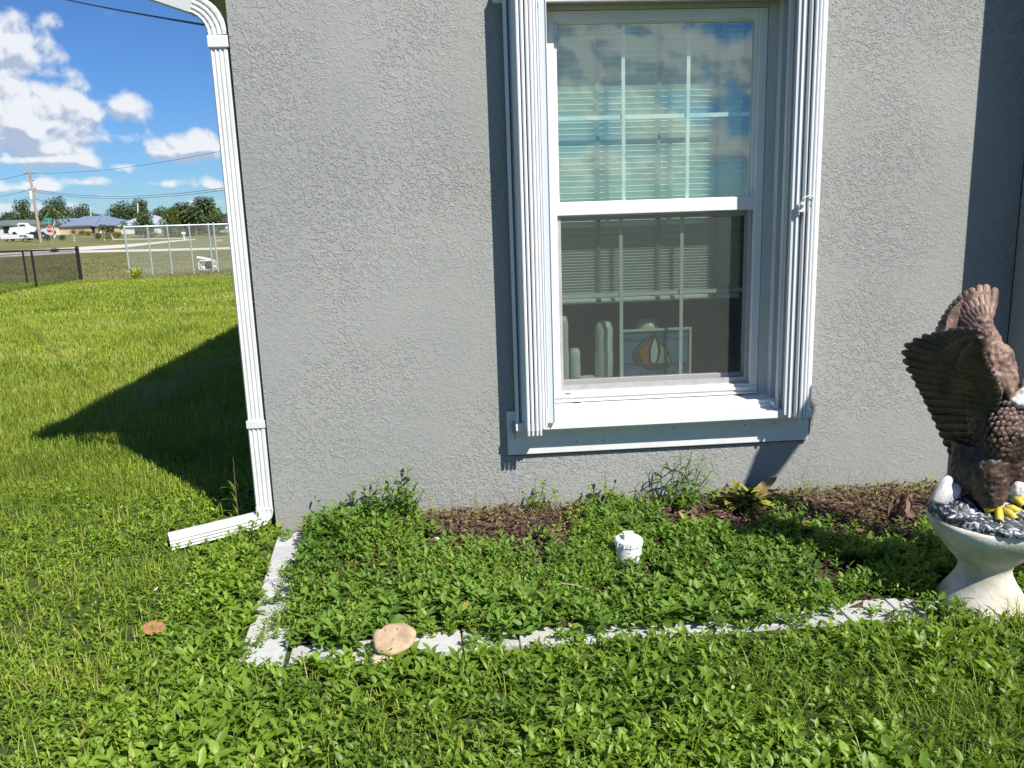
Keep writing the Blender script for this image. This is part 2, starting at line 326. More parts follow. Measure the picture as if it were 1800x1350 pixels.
# downspout: ribbed rectangular pipe on the side wall at the corner
def ribbed(wd, dp, ribs=3):
    """closed section, ribs pressed into the front (b negative) and outer faces"""
    pts = []; n = 4*ribs+2
    xs_ = np.linspace(-wd/2+.008, wd/2-.008, n)
    pts.append((-wd/2, -dp/2+.006)); pts.append((-wd/2+.006, -dp/2))
    for i, x in enumerate(xs_[1:-1]): pts.append((x, -dp/2+(.006 if (i//2) % 2 == 0 else 0)))
    pts += [(wd/2-.006, -dp/2), (wd/2, -dp/2+.006)]
    ys_ = np.linspace(-dp/2+.012, dp/2-.012, 6)
    for i, y in enumerate(ys_): pts.append((wd/2-(.004 if i in (2, 3) else 0), y))
    pts += [(wd/2, dp/2-.006), (wd/2-.006, dp/2), (-wd/2+.006, dp/2), (-wd/2, dp/2-.006)]
    for i, y in enumerate(ys_[::-1]): pts.append((-wd/2+(.004 if i in (2, 3) else 0), y))
    return pts
dsx, dsy = -.052, .048
ds = MB(); ds.profile(ribbed(.082, .068), [((dsx, dsy, z), (1, 0, 0), (0, 1, 0)) for z in (.115, .53)])
dso = ds.build('downspout', WHITE, house)
ds = MB(); ds.profile(ribbed(.078, .064), [((dsx, dsy, z), (1, 0, 0), (0, 1, 0)) for z in (.5, 2.25)]); ds.build('pipe', WHITE, dso)
def elbow(name, path, wd, dp, B=(0, 1, 0)):
    fr = []; B = Vector(B)
    for i, q in enumerate(path):
        t = (Vector(path[min(i+1, len(path)-1)])-Vector(path[max(i-1, 0)])).normalized(); A = B.cross(t).normalized(); k = 1.0+(.045 if i % 2 else 0)
        fr.append((q, A*k, B*k))
    e = MB(); e.profile(ribbed(wd, dp), fr); return e.build(name, WHITE, dso)
def arc(c, r, a0, a1, n, y0=0, y1=0): return [(c[0]+r*math.cos(lerp(a0, a1, i/n)), lerp(y0, y1, i/n), c[1]+r*math.sin(lerp(a0, a1, i/n))) for i in range(n+1)]
up = arc((dsx-.135, 2.275), .135, 0, math.radians(72), 11, dsy, dsy)
elbow('elbow', up, .082, .068)
e2 = [up[-1], (up[-1][0]-.20, dsy, up[-1][2]+.07), (-.46, dsy, HT-.15), (-.472, dsy, HT-.03)]
e = MB(); e.profile([(-.038, -.032), (.038, -.032), (.038, .032), (-.038, .032)], [(q, Vector((0.2, 0, 1)), (0, 1, 0)) for q in e2[:2]]); e.profile([(-.036, -.030), (.036, -.030), (.036, .030), (-.036, .030)], [(q, Vector((1, 0, .1)), (0, 1, 0)) for q in e2[2:]]); e.build('offset_pipe', mat('offset_pipe_shaded', (.55, .57, .57), .4), dso)  # shade on this pipe section is put into its greyer colour
cb = MB(); cb.box(dsx-.045, dsx+.045, dsy-.0395, dsy+.037, 2.222, 2.272); cb.build('collar', WHITE, dso, bevel=.004)
cb = MB(); cb.box(dsx-.045, dsx+.043, dsy-.0385, dsy+.037, .525, .562); cb.build('strap', WHITE, dso, bevel=.002)
# bottom elbow and kick-out, turning left and towards the camera
kd = Vector((-.40, -.17, 0)).normalized(); kn = Vector((-kd.y, kd.x, 0))
low = []
for i in range(9):
    a = i/8*math.radians(84); low.append(Vector((dsx, dsy, .128))+kd*(.07*(1-math.cos(a)))+Vector((0, 0, -.07*math.sin(a))))
fr = []
for i, q in enumerate(low):
    t = (low[min(i+1, 8)]-low[max(i-1, 0)]).normalized(); Bn = Vector((0, 1, 0)).lerp(kn*-1 if kn.y < 0 else kn, i/8).normalized(); A = Bn.cross(t).normalized(); k = 1+(.045 if i % 2 else 0); fr.append((q, A*k*lerp(1, .76, i/8), Bn*k*lerp(1, 1.12, i/8)))
e = MB(); e.profile(ribbed(.084, .070), fr); e.build('elbow', WHITE, dso)
q0 = low[-1]; q1 = q0+kd*.385+Vector((0, 0, -.022)); t = (q1-q0).normalized(); Bn = (kn if kn.y > 0 else -kn); A = Bn.cross(t).normalized()
e = MB(); e.profile(ribbed(.066, .084), [(q0+t*-.01, A, Bn), (q1, A, Bn)]); e.build('outlet', WHITE, dso)

# ---- window (part of the house) -------------------------------------------------
win = MB()
FY0, FY1 = .09, .15
fX0, fX1, fZ0, fZ1 = 1.372, 2.400, .562, 2.362
def ring(mb, x0, x1, z0, z1, t, y0, y1, tb=None, tt=None):
    tb = t if tb is None else tb; tt = t if tt is None else tt
    mb.box(x0, x0+t, y0, y1, z0, z1); mb.box(x1-t, x1, y0, y1, z0, z1); mb.box(x0+t, x1-t, y0, y1, z0, z0+tb); mb.box(x0+t, x1-t, y0, y1, z1-tt, z1)
ring(win, fX0, fX1, fZ0, fZ1, .040, FY0, .19, .05, .045)
wino = win.build('window', VINYL, house, bevel=.003)
tr = MB(); tr.box(fX1+.002, OX1-.0, .085, .19, .53, 2.384); tr.box(OX0+.0, fX0-.002, .085, .19, .53, 2.384); tr.box(fX0, fX1, .085, .19, fZ1+.002, 2.384); tr.build('jamb', mat('buck_paint', (.58, .56, .52), .6, noise=.1, nscale=8), wino)
sb = MB(); sb.box(OX1-.068, OX1-.001, .035, .083, .53, 2.383); sb.build('jamb', mat('shaded_return_paint', (.56, .60, .62), .55), wino)  # grey-blue holds the shade of the white return in its colour
sb = MB(); sb.box(OX1-.030, OX1+.0, .001, .034, .53, 2.383); sb.build('jamb', MATS['shaded_return_paint'], wino)
# upper sash
us = MB(); ring(us, 1.412, 2.360, 1.472, 2.317, .014, .105, .145, .052, .006); us.build('sash', VINYL, wino, bevel=.002)
us = MB(); us.box(1.412, 2.360, .094, .104, 1.462, 1.522); us.build('meeting_rail', VINYL, wino, bevel=.003)
ls = MB(); ring(ls, 1.412, 2.360, .614, 1.455, .020, .150, .175, .045, .02); ls.build('sash', VINYL, wino, bevel=.002)
gl = MB(); gl.box(1.424, 2.348, .122, .126, 1.52, 2.313); gl.build('glass_pane', GLASS, wino)
gl = MB(); gl.box(1.430, 2.342, .160, .164, .655, 1.44); gl.build('glass_pane', GLASSD, wino)
for z0, z1, y, hz, xs2 in ((1.523, 2.311, .134, 1.905, (1.738, 2.045)), (.657, 1.44, .170, 1.072, (1.731, 2.032))):
    for x in xs2:
        m_ = MB(); m_.box(x-.0085, x+.0085, y, y+.006, z0, z1); m_.build('muntin', VINYL, wino)
    m_ = MB(); m_.box(1.432, 2.342, y+.0065, y+.012, hz-.0095, hz+.0095); m_.build('muntin', VINYL, wino)
sc = MB(); sc.add([(1.416, .118, .625), (2.352, .118, .625), (2.352, .118, 1.46), (1.416, .118, 1.46)], [(0, 1, 2, 3)]); sc.build('insect_screen', SCREEN, wino)
sc = MB(); ring(sc, 1.414, 2.354, .606, 1.461, .016, .112, .124, .036, .004); sc.build('screen_frame', mat('screen_frame_grey', (.42, .42, .42), .5, noise=.15, nscale=25), wino)
# sill block: sloped top, front face, weep slots
si = MB()
si.profile([(.092, .559), (-.028, .532), (-.028, .47), (.092, .47)], [((OX0+.0, 0, 0), (0, 1, 0), (0, 0, 1)), ((OX1, 0, 0), (0, 1, 0), (0, 0, 1))]); si.build('sill', TRIMW, wino, bevel=.003)
lp = MB(); lp.box(1.374, 2.398, .082, .089, .585, .598); lp.box(1.374, 2.398, .078, .089, .563, .571); lp.build('drip_lip', VINYL, wino)
for q_ in ((1.47, 1.505, .0765, .079, .5555, .5605), (2.28, 2.315, .0765, .079, .5555, .5605), (1.43, 1.46, .0875, .0885, .602, .606)): ws = MB(); ws.box(*q_); ws.build('weep_slot', GAP, wino)
# ---- storm shutters: board, tracks, folded stacks
shut = MB(); shut.box(1.135, 2.625, -.021, -.0, .337, .553); sho = shut.build('storm_shutter', TRIMW, house, bevel=.004)
hb = MB(); hb.box(1.135, 2.625, -.021, -.0, 2.375, 2.62); hb.build('header_board', TRIMW, sho, bevel=.004)
tk = MB(); tk.profile([(-.022, .47), (-.022, .512), (-.052, .512), (-.052, .500), (-.080, .500), (-.080, .512), (-.104, .512), (-.104, .480), (-.096, .47)],
                      [((1.172, 0, 0), (0, 1, 0), (0, 0, 1)), ((2.60, 0, 0), (0, 1, 0), (0, 0, 1))]); tk.build('track', SHUT, sho)
tk = MB(); tk.profile([(-.022, 2.60), (-.022, 2.562), (-.120, 2.562), (-.120, 2.60)], [((1.172, 0, 0), (0, 1, 0), (0, 0, 1)), ((2.60, 0, 0), (0, 1, 0), (0, 0, 1))]); tk.build('track', SHUT, sho)
blade_cache = {}
def blade(x, y0, y1, wd, z0, z1, m=SHUT, tip=True, name='shutter_blade'):
    e = MB(); e.tube([(x, y0, z0), (x, y0, z1)], wd/2, 10); e.box(x-wd*.28, x+wd*.28, y0+.001, y1, z0+.003, z1-.003); o = e.build(name, m, sho, smooth=False)
    if tip: e = MB(); e.tube([(x, y0, z0-.022), (x, y0, z0-.0005)], wd/2*.86, 10); e.build('blade_foot', mat('shutter_foot', (.62, .62, .60), .5), sho)
    return o
Z0, Z1 = .488, 2.56
for i, (x, wd, tp) in enumerate(((1.2265, .0165, True), (1.2465, .0155, True), (1.2665, .0155, True), (1.2835, .0150, True), (1.2995, .0150, False), (1.3125, .0085, False))):
    blade(x, -.150+(0 if i < 4 else .012), -.035, wd, Z0+(.0 if i < 4 else .006), Z1, tip=tp)
# wall side channel and the flat end leaf on the left stack
e = MB(); e.box(1.176, 1.190, -.075, -.022, .50, Z1); e.build('end_channel', SHUT, sho, bevel=.002)
e = MB(); e.add([(1.192, -.035, Z0+.02), (1.2205, -.145, Z0+.008), (1.2205, -.145, Z1), (1.192, -.035, Z1), (1.196, -.030, Z0+.02), (1.2235, -.141, Z0+.008), (1.2235, -.141, Z1), (1.196, -.030, Z1)],
                [(0, 1, 2, 3), (7, 6, 5, 4), (0, 3, 7, 4), (1, 5, 6, 2), (3, 2, 6, 7), (0, 4, 5, 1)]); e.build('end_leaf', SHUTG, sho)
e = MB(); e.box(1.3215, 1.3235, -.128, -.125, .515, Z1); e.box(1.3240, 1.3510, -.124, -.119, .516, Z1); e.build('end_leaf', SHUTG, sho)
e = MB(); e.box(1.3515, 1.3545, -.130, -.112, .516, Z1); e.build('end_leaf', SHUT, sho)
# right stack
for i, (x, y0, wd, z, tp) in enumerate(((2.5065, -.140, .013, Z0, False), (2.5215, -.152, .0150, Z0+.004, True), (2.5385, -.152, .0140, Z0+.004, True), (2.5530, -.150, .0135, Z0+.004, False), (2.4905, -.118, .009, Z0+.005, False))):
    blade(x, y0, -.035, wd, z, Z1, tip=tp, m=SHUT if i < 4 else SHUTG)
e = MB(); e.box(2.4700, 2.4800, -.140, -.060, Z0, Z1); e.build('end_leaf', SHUT, sho)
e = MB(); e.box(2.4450, 2.4500, -.060, -.030, .51, Z1); e.box(2.4520, 2.4690, -.130, -.127, .50, Z1); e.build('end_leaf', SHUTG, sho)
e = MB(); e.box(2.588, 2.606, -.075, -.022, .50, Z1); e.build('end_channel', SHUT, sho, bevel=.002)
# lock and cable tie on the right stack
e = MB(); lz = 1.475; e.box(2.473, 2.503, -.158, -.142, lz-.03, lz+.008); e.ball((2.487, -.162, lz+.004), .011); e.build('lock', WHITE, sho, bevel=.002)
e = MB(); e.tube([(2.478, -.150, lz-.04), (2.470, -.163, lz), (2.485, -.170, lz+.032), (2.515, -.172, lz+.042), (2.535, -.166, lz+.034), (2.53, -.162, lz+.0)], .0035, 6); e.build('cable_tie', mat('clear_plastic', (.7, .72, .7), .3), sho)
e = MB(); e.box(1.158, 1.176, -.06, -.022, .455, .505); e.tube([(1.15, -.05, .50), (1.166, -.06, .47), (1.168, -.06, .43)], .003, 6); e.build('track_bracket', mat('dull_steel', (.35, .36, .36), .4, metal=.6), sho)
e = MB(); e.box(2.600, 2.62, -.06, -.022, .455, .51); e.build('track_bracket', MATS['dull_steel'], sho)
e = MB(); e.ball((2.43, -.045, .540), .012); e.box(2.432, 2.45, -.05, -.035, .515, .545); e.build('latch', WHITE, sho)
for x in (1.47, 1.60, 1.95, 2.3, 2.45):
    e = MB(); e.ball((x, -.0225, .43 if x > 1.9 else .39), .0035, 8, 5); e.build('screw', mat('screw_dark', (.12, .11, .1), .5), sho)
# mottled dark brown strips beside and below the board
e = MB(); e.box(2.6255, 2.637, -.006, -.0005, .36, .60); e.build('dark_strip', mat('dark_strip', (.10, .085, .075), .8, noise=.4, nscale=60), sho)
e = MB(); e.box(1.137, 2.60, -.012, -.0005, .330, .3365); e.build('dark_strip', MATS['dark_strip'], sho)

# ---- room behind the window
rm = MB(); X0, X1, Y0r, Y1r, Zf, Zc = .4, 3.5, .201, 3.4, .1, 2.45
rv = [(x, y, z) for z in (Zf, Zc) for y in (Y0r, Y1r) for x in (X0, X1)]
rm.add(rv, [(0, 1, 3, 2), (4, 6, 7, 5), (2, 3, 7, 6), (0, 2, 6, 4), (1, 5, 7, 3)])
rm.build('room', mat('room_paint', (.30, .31, .29), .8, noise=.1, nscale=2), house)
sl = MB(); sl.box(1.30, 2.56, .176, .34, .600, .625); sl.build('inner_sill', mat('inner_sill_paint', (.5, .5, .48), .5), house)
ir = MB(); ir.box(1.20, 1.36, .176, .2, .6, 2.4); ir.build('inner_return', MATS['room_paint'], house)
# blinds
bl = thing('blinds', 'white faux wood slat blinds half lowered behind the window glass', 'blinds', (1.85, .24, 1.03))
BM = mat('blind_slat', (.80, .83, .79), .45); slat0 = MB(); slat0.add([(-.47, -.022, -.008), (.47, -.022, -.008), (.47, 0, .0), (-.47, 0, .0), (-.47, .022, -.006), (.47, .022, -.006), (-.47, -.022, -.0052), (.47, -.022, -.0052), (.47, 0, .0028), (-.47, 0, .0028), (-.47, .022, -.0032), (.47, .022, -.0032)],
     [(0, 3, 2, 1), (3, 4, 5, 2), (6, 7, 8, 9), (9, 8, 11, 10), (0, 1, 7, 6), (4, 10, 11, 5), (0, 6, 9, 3), (3, 9, 10, 4), (1, 2, 8, 7), (2, 5, 11, 8)])
sm = slat0.mesh('slat', BM); z = 1.075; k = 0
while z < 2.33:
    o = bpy.data.objects.new('slat', sm); COL.objects.link(o); o.parent = bl; o.location = (0.02, 0, z-1.03); o.rotation_euler = (math.radians(-42)+random.uniform(-.03, .03), 0, random.uniform(-.002, .002)); z += (.0140 if z < 1.28 else .0272); k += 1
for nm, z0, z1 in (('bottom_rail', 1.028, 1.052), ('head_rail', 2.33, 2.39)):
    e = MB(); e.box(1.40, 2.34, .215, .265, z0, z1); e.build(nm, BM, bl, bevel=.003)
for x in (1.628, 1.925, 2.21):
    e = MB(); e.box(x-.009, x+.009, .2085, .2095, 1.035, 2.38); e.build('ladder_tape', mat('ladder_tape', (.20, .26, .25), .8), bl)
# stained glass sailboat panel leaning on the inner sill
sg = thing('stained_glass_panel', 'framed stained glass picture of an orange sailboat behind the lower window pane', 'picture', (1.93, .25, .627))
def plate(mb, pts, y, th=.002): 
    n = len(pts); mb.add([(a, y, c) for a, c in pts]+[(a, y+th, c) for a, c in pts], [tuple(range(n)), tuple(range(2*n-1, n-1, -1))]+[(i, i+n, (i+1) % n+n, (i+1) % n) for i in range(n)])
gx0, gx1, gz0, gz1 = 1.742, 2.108, .632, .885
e = MB(); ring(e, gx0, gx1, gz0, gz1, .013, .243, .256); e.build('frame', mat('panel_frame', (.62, .62, .55), .5), sg, bevel=.002)
e = MB(); plate(e, [(gx0+.013, gz0+.013), (gx1-.013, gz0+.013), (gx1-.013, gz1-.013), (gx0+.013, gz1-.013)], .252); e.build('sky_glass', mat('pale_blue_glass', (.13, .25, .36), .2, noise=.35, nscale=14), sg)
e = MB(); plate(e, [(gx0+.013, gz0+.013), (gx1-.013, gz0+.013), (gx1-.013, .712), (2.0, .705), (1.9, .700), (1.8, .712), (gx0+.013, .708)], .2485); e.build('sea_glass', mat('violet_blue_glass', (.16, .20, .36), .2, noise=.5, nscale=22), sg)
def arcpts(x0, z0, x1, z1, bul, n=8): return [(lerp(x0, x1, i/n)+bul*math.sin(PI*i/n), lerp(z0, z1, i/n)) for i in range(n+1)]
e = MB(); plate(e, arcpts(1.868, .700, 1.915, .845, -.055)+arcpts(1.915, .845, 1.900, .700, -.018), .2455); e.build('sail', mat('orange_glass', (.36, .16, .04), .25, noise=.3, nscale=30), sg)
e = MB(); plate(e, arcpts(1.838, .705, 1.880, .838, -.048)+arcpts(1.880, .838, 1.860, .705, -.042), .2452); e.build('sail', mat('brown_glass', (.20, .07, .03), .25), sg)
e = MB(); plate(e, arcpts(1.925, .706, 1.922, .840, .022)+[(1.922, .840)]+arcpts(1.922, .840, 2.005, .706, .014), .2455); e.build('sail', mat('olive_glass', (.42, .42, .20), .25, noise=.3, nscale=30), sg)
e = MB(); plate(e, arcpts(1.902, .71, 1.918, .838, -.012)+arcpts(1.918, .838, 1.922, .71, .014), .2453); e.build('sail', mat('white_glass', (.55, .62, .60), .25), sg)
e = MB(); plate(e, [(1.845, .702), (2.015, .702), (1.995, .680), (1.94, .668), (1.88, .672)], .2458); e.build('hull', mat('dark_glass', (.06, .05, .05), .3), sg)
LEAD = mat('lead_came', (.025, .025, .025), .5)
e = MB()
for pts in ([(gx0+.013, .835), (1.80, .842), (1.85, .832), (1.89, .845), (1.918, .858), (1.95, .850), (2.0, .835), (gx1-.013, .838)], [(gx0+.013, .715), (1.80, .712), (1.85, .702)], arcpts(1.868, .700, 1.915, .845, -.055), arcpts(1.900, .700, 1.915, .845, -.018), arcpts(1.838, .705, 1.880, .838, -.048), arcpts(1.925, .706, 1.922, .840, .022), arcpts(1.922, .84, 2.005, .706, .014), [(1.845, .702), (2.015, .702), (2.09, .705)], [(1.918, .84), (1.918, .872)]):
    e.tube([(a, .2435, c) for a, c in pts], .0022, 5)
e.build('lead_line', LEAD, sg)
# white ceramic pieces on the inner sill
CER = mat('white_ceramic', (.62, .64, .60), .35)
def vase(x, y, r, h, label, name='vase', cat='vase', bend=0):
    e = MB(); n = 14; prof = [(r*.75, 0), (r*.95, .02), (r, h*.35), (r*.93, h*.6), (r, h*.85), (r*.72, h*.985), (r*.2, h)]
    e.lathe((x, y, .626), prof, 20); return tag(e.build(name, CER, None, smooth=True), label, cat)
vase(1.452, .26, .026, .345, 'tall slim white ceramic vase at the left edge of the lower pane')
vase(1.512, .29, .030, .17, 'short white ceramic cup behind the glass right of the slim vase', 'cup', 'cup')
vase(1.665, .30, .048, .305, 'broad white ceramic vase just left of the sailboat picture')
vase(1.90, .34, .06, .30, 'rounded white vase whose top shows above the sailboat picture')
e = MB(); e.lathe((1.585, .25, .626), [(.04, 0), (.055, .008), (.06, .022), (.054, .022), (.045, .01), (.001, .006)], 24); tag(e.build('dish', CER, smooth=True), 'small low white dish on the inner sill between two vases', 'dish')
# curtain hint, dark chair in the room
e = MB(); e.box(2.1, 2.75, 1.2, 1.26, .1, 1.35); e.box(2.1, 2.75, .7, 1.2, .1, .55); tag(e.build('chair', mat('plum_fabric', (.06, .03, .05), .9), bevel=.04), 'dark plum upholstered chair deep in the room behind the window', 'chair')

# ------------------------------------------------------------------ bed: pavers, mulch
pv = MB(); pv.box(.10, .262, -1.262, -.012, -.06, -.012); pvs = pv.build('paver_border', mat('sand_bed', (.25, .21, .15), .9, noise=.3, nscale=30)); tag(pvs, kind='structure')
PAV = [mat('paver_%s' % c, v, .75, .3, noise=.14, nscale=26, bump=.0012, bscale=140, detail=8) for c, v in (('pale', (.52, .52, .52)), ('mid', (.46, .465, .47)), ('warm', (.50, .495, .48)))]
def paver(cx, cy, lx, ly, a, i):
    e = MB(); z = .018+random.uniform(-.003, .003); e.box(-lx/2, lx/2, -ly/2, ly/2, -.04, 0); o = e.build('paver', PAV[i % 3], None, bevel=.004)
    o.parent = pvs; o.location = (cx, cy, z); o.rotation_euler = (random.uniform(-.012, .012), random.uniform(-.012, .012), a)
n = 7
for i in range(n):
    t = (i+.5)/n; paver(lerp(.095, .195, t), lerp(-.03, -1.245, t), .155, 1.215/n-.006, math.radians(4.7)+random.uniform(-.02, .02), i)
x = .385; i = 0
while x < 2.75:
    y = -1.21+.055*math.sin(min(1, (x-.3)/.9)*PI/2)+(.0 if x < 1.4 else .012); paver(x, y, .192, .145, .05 if x < 1 else .0, i+1); x += .199; i += 1
# mulch bed under the plants, slightly raised
mm = mat('mulch_ground', (.10, .06, .042), .95, noise=.6, nscale=45, bump=.01, bscale=60, detail=8)
mb = MB(); nx, ny = 60, 24
mb.add([(lerp(.175+.1*(1-j/ny), 3.9, i/nx), lerp(-1.13, .0, j/ny), .012+.035*math.sin(j/ny*PI*.55)+.012*math.sin(i*1.7+j)*math.cos(j*2.1)) for j in range(ny+1) for i in range(nx+1)],
       [(j*(nx+1)+i, j*(nx+1)+i+1, (j+1)*(nx+1)+i+1, (j+1)*(nx+1)+i) for j in range(ny) for i in range(nx)])
tag(mb.build('flower_bed', mm, smooth=True), kind='structure')

# ------------------------------------------------------------------ vectorised foliage
def norm(a): return a/np.maximum(np.linalg.norm(a, axis=1, keepdims=True), 1e-9)
def leaves(name, P, D, Nn, Ln, Wd, tint, m, fold=.22, droop=.15, seg=8, parent=None):
    """P base, D direction, Nn upper side, Ln length, Wd width (arrays); seg 8 or 4 triangles a leaf"""
    D = norm(D); Sd = norm(np.cross(D, Nn)); Nn = np.cross(Sd, D); L = Ln[:, None]; W = Wd[:, None]/2; k = len(P)
    if seg == 8:
        rows = [P, P+D*L*.3-Sd*W*.85+Nn*W*fold, P+D*L*.3, P+D*L*.3+Sd*W*.85+Nn*W*fold, P+D*L*.62-Sd*W*.9+Nn*(W*fold-L*droop*.4), P+D*L*.62-Nn*L*droop*.4, P+D*L*.62+Sd*W*.9+Nn*(W*fold-L*droop*.4), P+D*L-Nn*L*droop]
        F = [(0, 2, 1), (0, 3, 2), (1, 2, 5), (1, 5, 4), (2, 3, 6), (2, 6, 5), (4, 5, 7), (5, 6, 7)]
    else:
        rows = [P, P+D*L*.45-Sd*W+Nn*W*fold, P+D*L*.5-Nn*L*droop*.3, P+D*L*.45+Sd*W+Nn*W*fold, P+D*L-Nn*L*droop]
        F = [(0, 2, 1), (0, 3, 2), (1, 2, 4), (2, 3, 4)]
    nv = len(rows); V = np.stack(rows, 1).reshape(-1, 3); Fa = (np.array(F)[None]+(np.arange(k)*nv)[:, None, None]).reshape(-1, 3)
    return tri_mesh(name, V, Fa, np.repeat(tint, nv), m, parent)
def blades(name, P, H, W, lean, az, tint, m, parent=None):
    """grass blades: two quads and a tip, bending over"""
    d = np.stack([np.cos(az), np.sin(az), 0*az], 1); s = np.stack([-np.sin(az), np.cos(az), 0*az], 1); up_ = np.array([[0, 0, 1.]]); H_ = H[:, None]; W_ = W[:, None]/2; le = lean[:, None]
    c1 = P+up_*H_*.45+d*H_*le*.25; c2 = P+up_*H_*.8+d*H_*le*.65; tip = P+up_*H_*(1-.25*le)+d*H_*le*1.15
    V = np.stack([P-s*W_, P+s*W_, c1-s*W_*.9, c1+s*W_*.9, c2-s*W_*.6, c2+s*W_*.6, tip], 1).reshape(-1, 3)
    F = np.array([(0, 1, 3), (0, 3, 2), (2, 3, 5), (2, 5, 4), (4, 5, 6)]); k = len(P)
    return tri_mesh(name, V, (F[None]+(np.arange(k)*7)[:, None, None]).reshape(-1, 3), np.repeat(tint, 7), m, parent)
def tri_mesh(name, V, F, tint, m, parent=None):
    me = bpy.data.meshes.new(name); nv, nf = len(V), len(F); me.vertices.add(nv); me.loops.add(nf*3); me.polygons.add(nf)
    me.vertices.foreach_set('co', V.astype(np.float32).ravel()); me.loops.foreach_set('vertex_index', F.astype(np.int32).ravel())
    me.polygons.foreach_set('loop_start', np.arange(0, nf*3, 3, dtype=np.int32)); me.polygons.foreach_set('loop_total', np.full(nf, 3, np.int32))
    a = me.attributes.new('tint', 'FLOAT', 'POINT'); a.data.foreach_set('value', np.clip(tint, 0, 1).astype(np.float32)); me.materials.append(m); me.update(); me.validate()
    o = bpy.data.objects.new(name, me); COL.objects.link(o)
    if parent: o.parent = parent; o.matrix_parent_inverse = Matrix.Translation(parent.location).inverted()
    return o
def vnoise(x, y, s, seed=0):
    """smooth value noise 0..1"""
    r = np.random.default_rng(seed).random((64, 64)); X = x*s+7.3*seed; Y = y*s+3.1*seed; i = np.floor(X).astype(int); j = np.floor(Y).astype(int); fx_ = X-i; fy_ = Y-j; fx_ = fx_*fx_*(3-2*fx_); fy_ = fy_*fy_*(3-2*fy_)
    g_ = lambda a, b_: r[a % 64, b_ % 64]
    return (g_(i, j)*(1-fx_)+g_(i+1, j)*fx_)*(1-fy_)+(g_(i, j+1)*(1-fx_)+g_(i+1, j+1)*fx_)*fy_
def in_view(x, y, z, mg=60):
    p = np.stack([x-CAM.x, y-CAM.y, z-CAM.z], 1); zc = p@np.array(Fv); u = 900+FPX*(p@np.array(Rv))/zc; v = 675-FPX*(p@np.array(Uv))/zc
    return (zc > .3) & (u > -mg) & (u < 1800+mg) & (v < 1350+mg*2) & (v > 0), u, v
def in_house(x, y): return ((x > -.015) & (y > -.015)) | ((x > 3.6) & (y > -.35))
def paver_dist(x, y):
    t = np.clip((-y-.0)/1.25, 0, 1); a = np.where((y > -1.27) & (y < 0), np.abs(x-(.095+.1*t)), 9)
    yc = -1.21+.055*np.sin(np.clip((x-.3)/.9, 0, 1)*PI/2)+.012*(x > 1.4); b_ = np.where((x > .2) & (x < 2.8), np.abs(y-yc), 9); return a, b_
def pedestal_clear(x, y, r=.17): return ((x-PED[0])**2+(y-PED[1])**2) > r*r
PED = (2.825, -1.125)
CLEAN = GP(1105, 1003)
def mulch_open(x, y):
    """1 where the mulch lies bare"""
    a = np.exp(-(((x-1.02)/.47)**2+((y+.17)/.35)**2)**1.8); b_ = np.exp(-(((x-2.90)/.60)**2+((y+.20)/.42)**2)**1.8); c = .95*np.exp(-(((x-2.10)/.42)**2+((y+.26)/.17)**2)**1.5); d = np.exp(-(((x-3.3)/.3)**2+((y+.5)/.6)**2)**2)
    return np.maximum(np.maximum(a, b_), np.maximum(c, d))

def sprigs(N, x, y, h, leafL, zoff, tintbase, name, m, nl=7, seg=8, spread=1.0, jit=.25):
    """each sprig is a leaning stem with leaves in whorls; returns one mesh"""
    n = len(x); az0 = rng.random(n)*2*PI; lean = rng.random(n)*.75*spread; Ps, Ds, Ns, Ls, Ws, Ts = [], [], [], [], [], []
    sd_ = np.stack([np.cos(az0)*lean, np.sin(az0)*lean, np.ones(n)], 1); sd_ = norm(sd_); base = np.stack([x, y, zoff], 1); ph = rng.random(n)*2*PI
    st = np.clip(rng.normal(.5, .24, n)+.8*(vnoise(x, y, 2.7, 41)-.5), 0, 1.15)
    asp = rng.choice([.28, .38, .42, .46, .6], n)
    for k in range(nl):
        t = (k+.6)/nl; P = base+sd_*(h*t)[:, None]; a = ph+k*2.4+rng.normal(0, .3, n)
        up_ = .25+.9*t**2+rng.normal(0, jit, n)
        D = np.stack([np.cos(a), np.sin(a), up_], 1)+sd_*.3; Nn = np.stack([-np.cos(a)*up_*.8+rng.normal(0, .35, n), -np.sin(a)*up_*.8+rng.normal(0, .35, n), np.ones(n)], 1)
        L = leafL*(1.05-.45*t)*rng.uniform(.7, 1.25, n); W = L*asp*rng.uniform(.9, 1.1, n)
        Ps.append(P); Ds.append(D); Ns.append(Nn); Ls.append(L); Ws.append(W); Ts.append(st*.5+tintbase+.35*(t-.5)+rng.normal(0, .07, n))
    return leaves(name, np.concatenate(Ps), np.concatenate(Ds), np.concatenate(Ns), np.concatenate(Ls), np.concatenate(Ws), np.concatenate(Ts), m, fold=.3, droop=.22, seg=seg)

def scatter(x0, x1, y0, y1, n):
    return rng.uniform(x0, x1, n), rng.uniform(y0, y1, n)
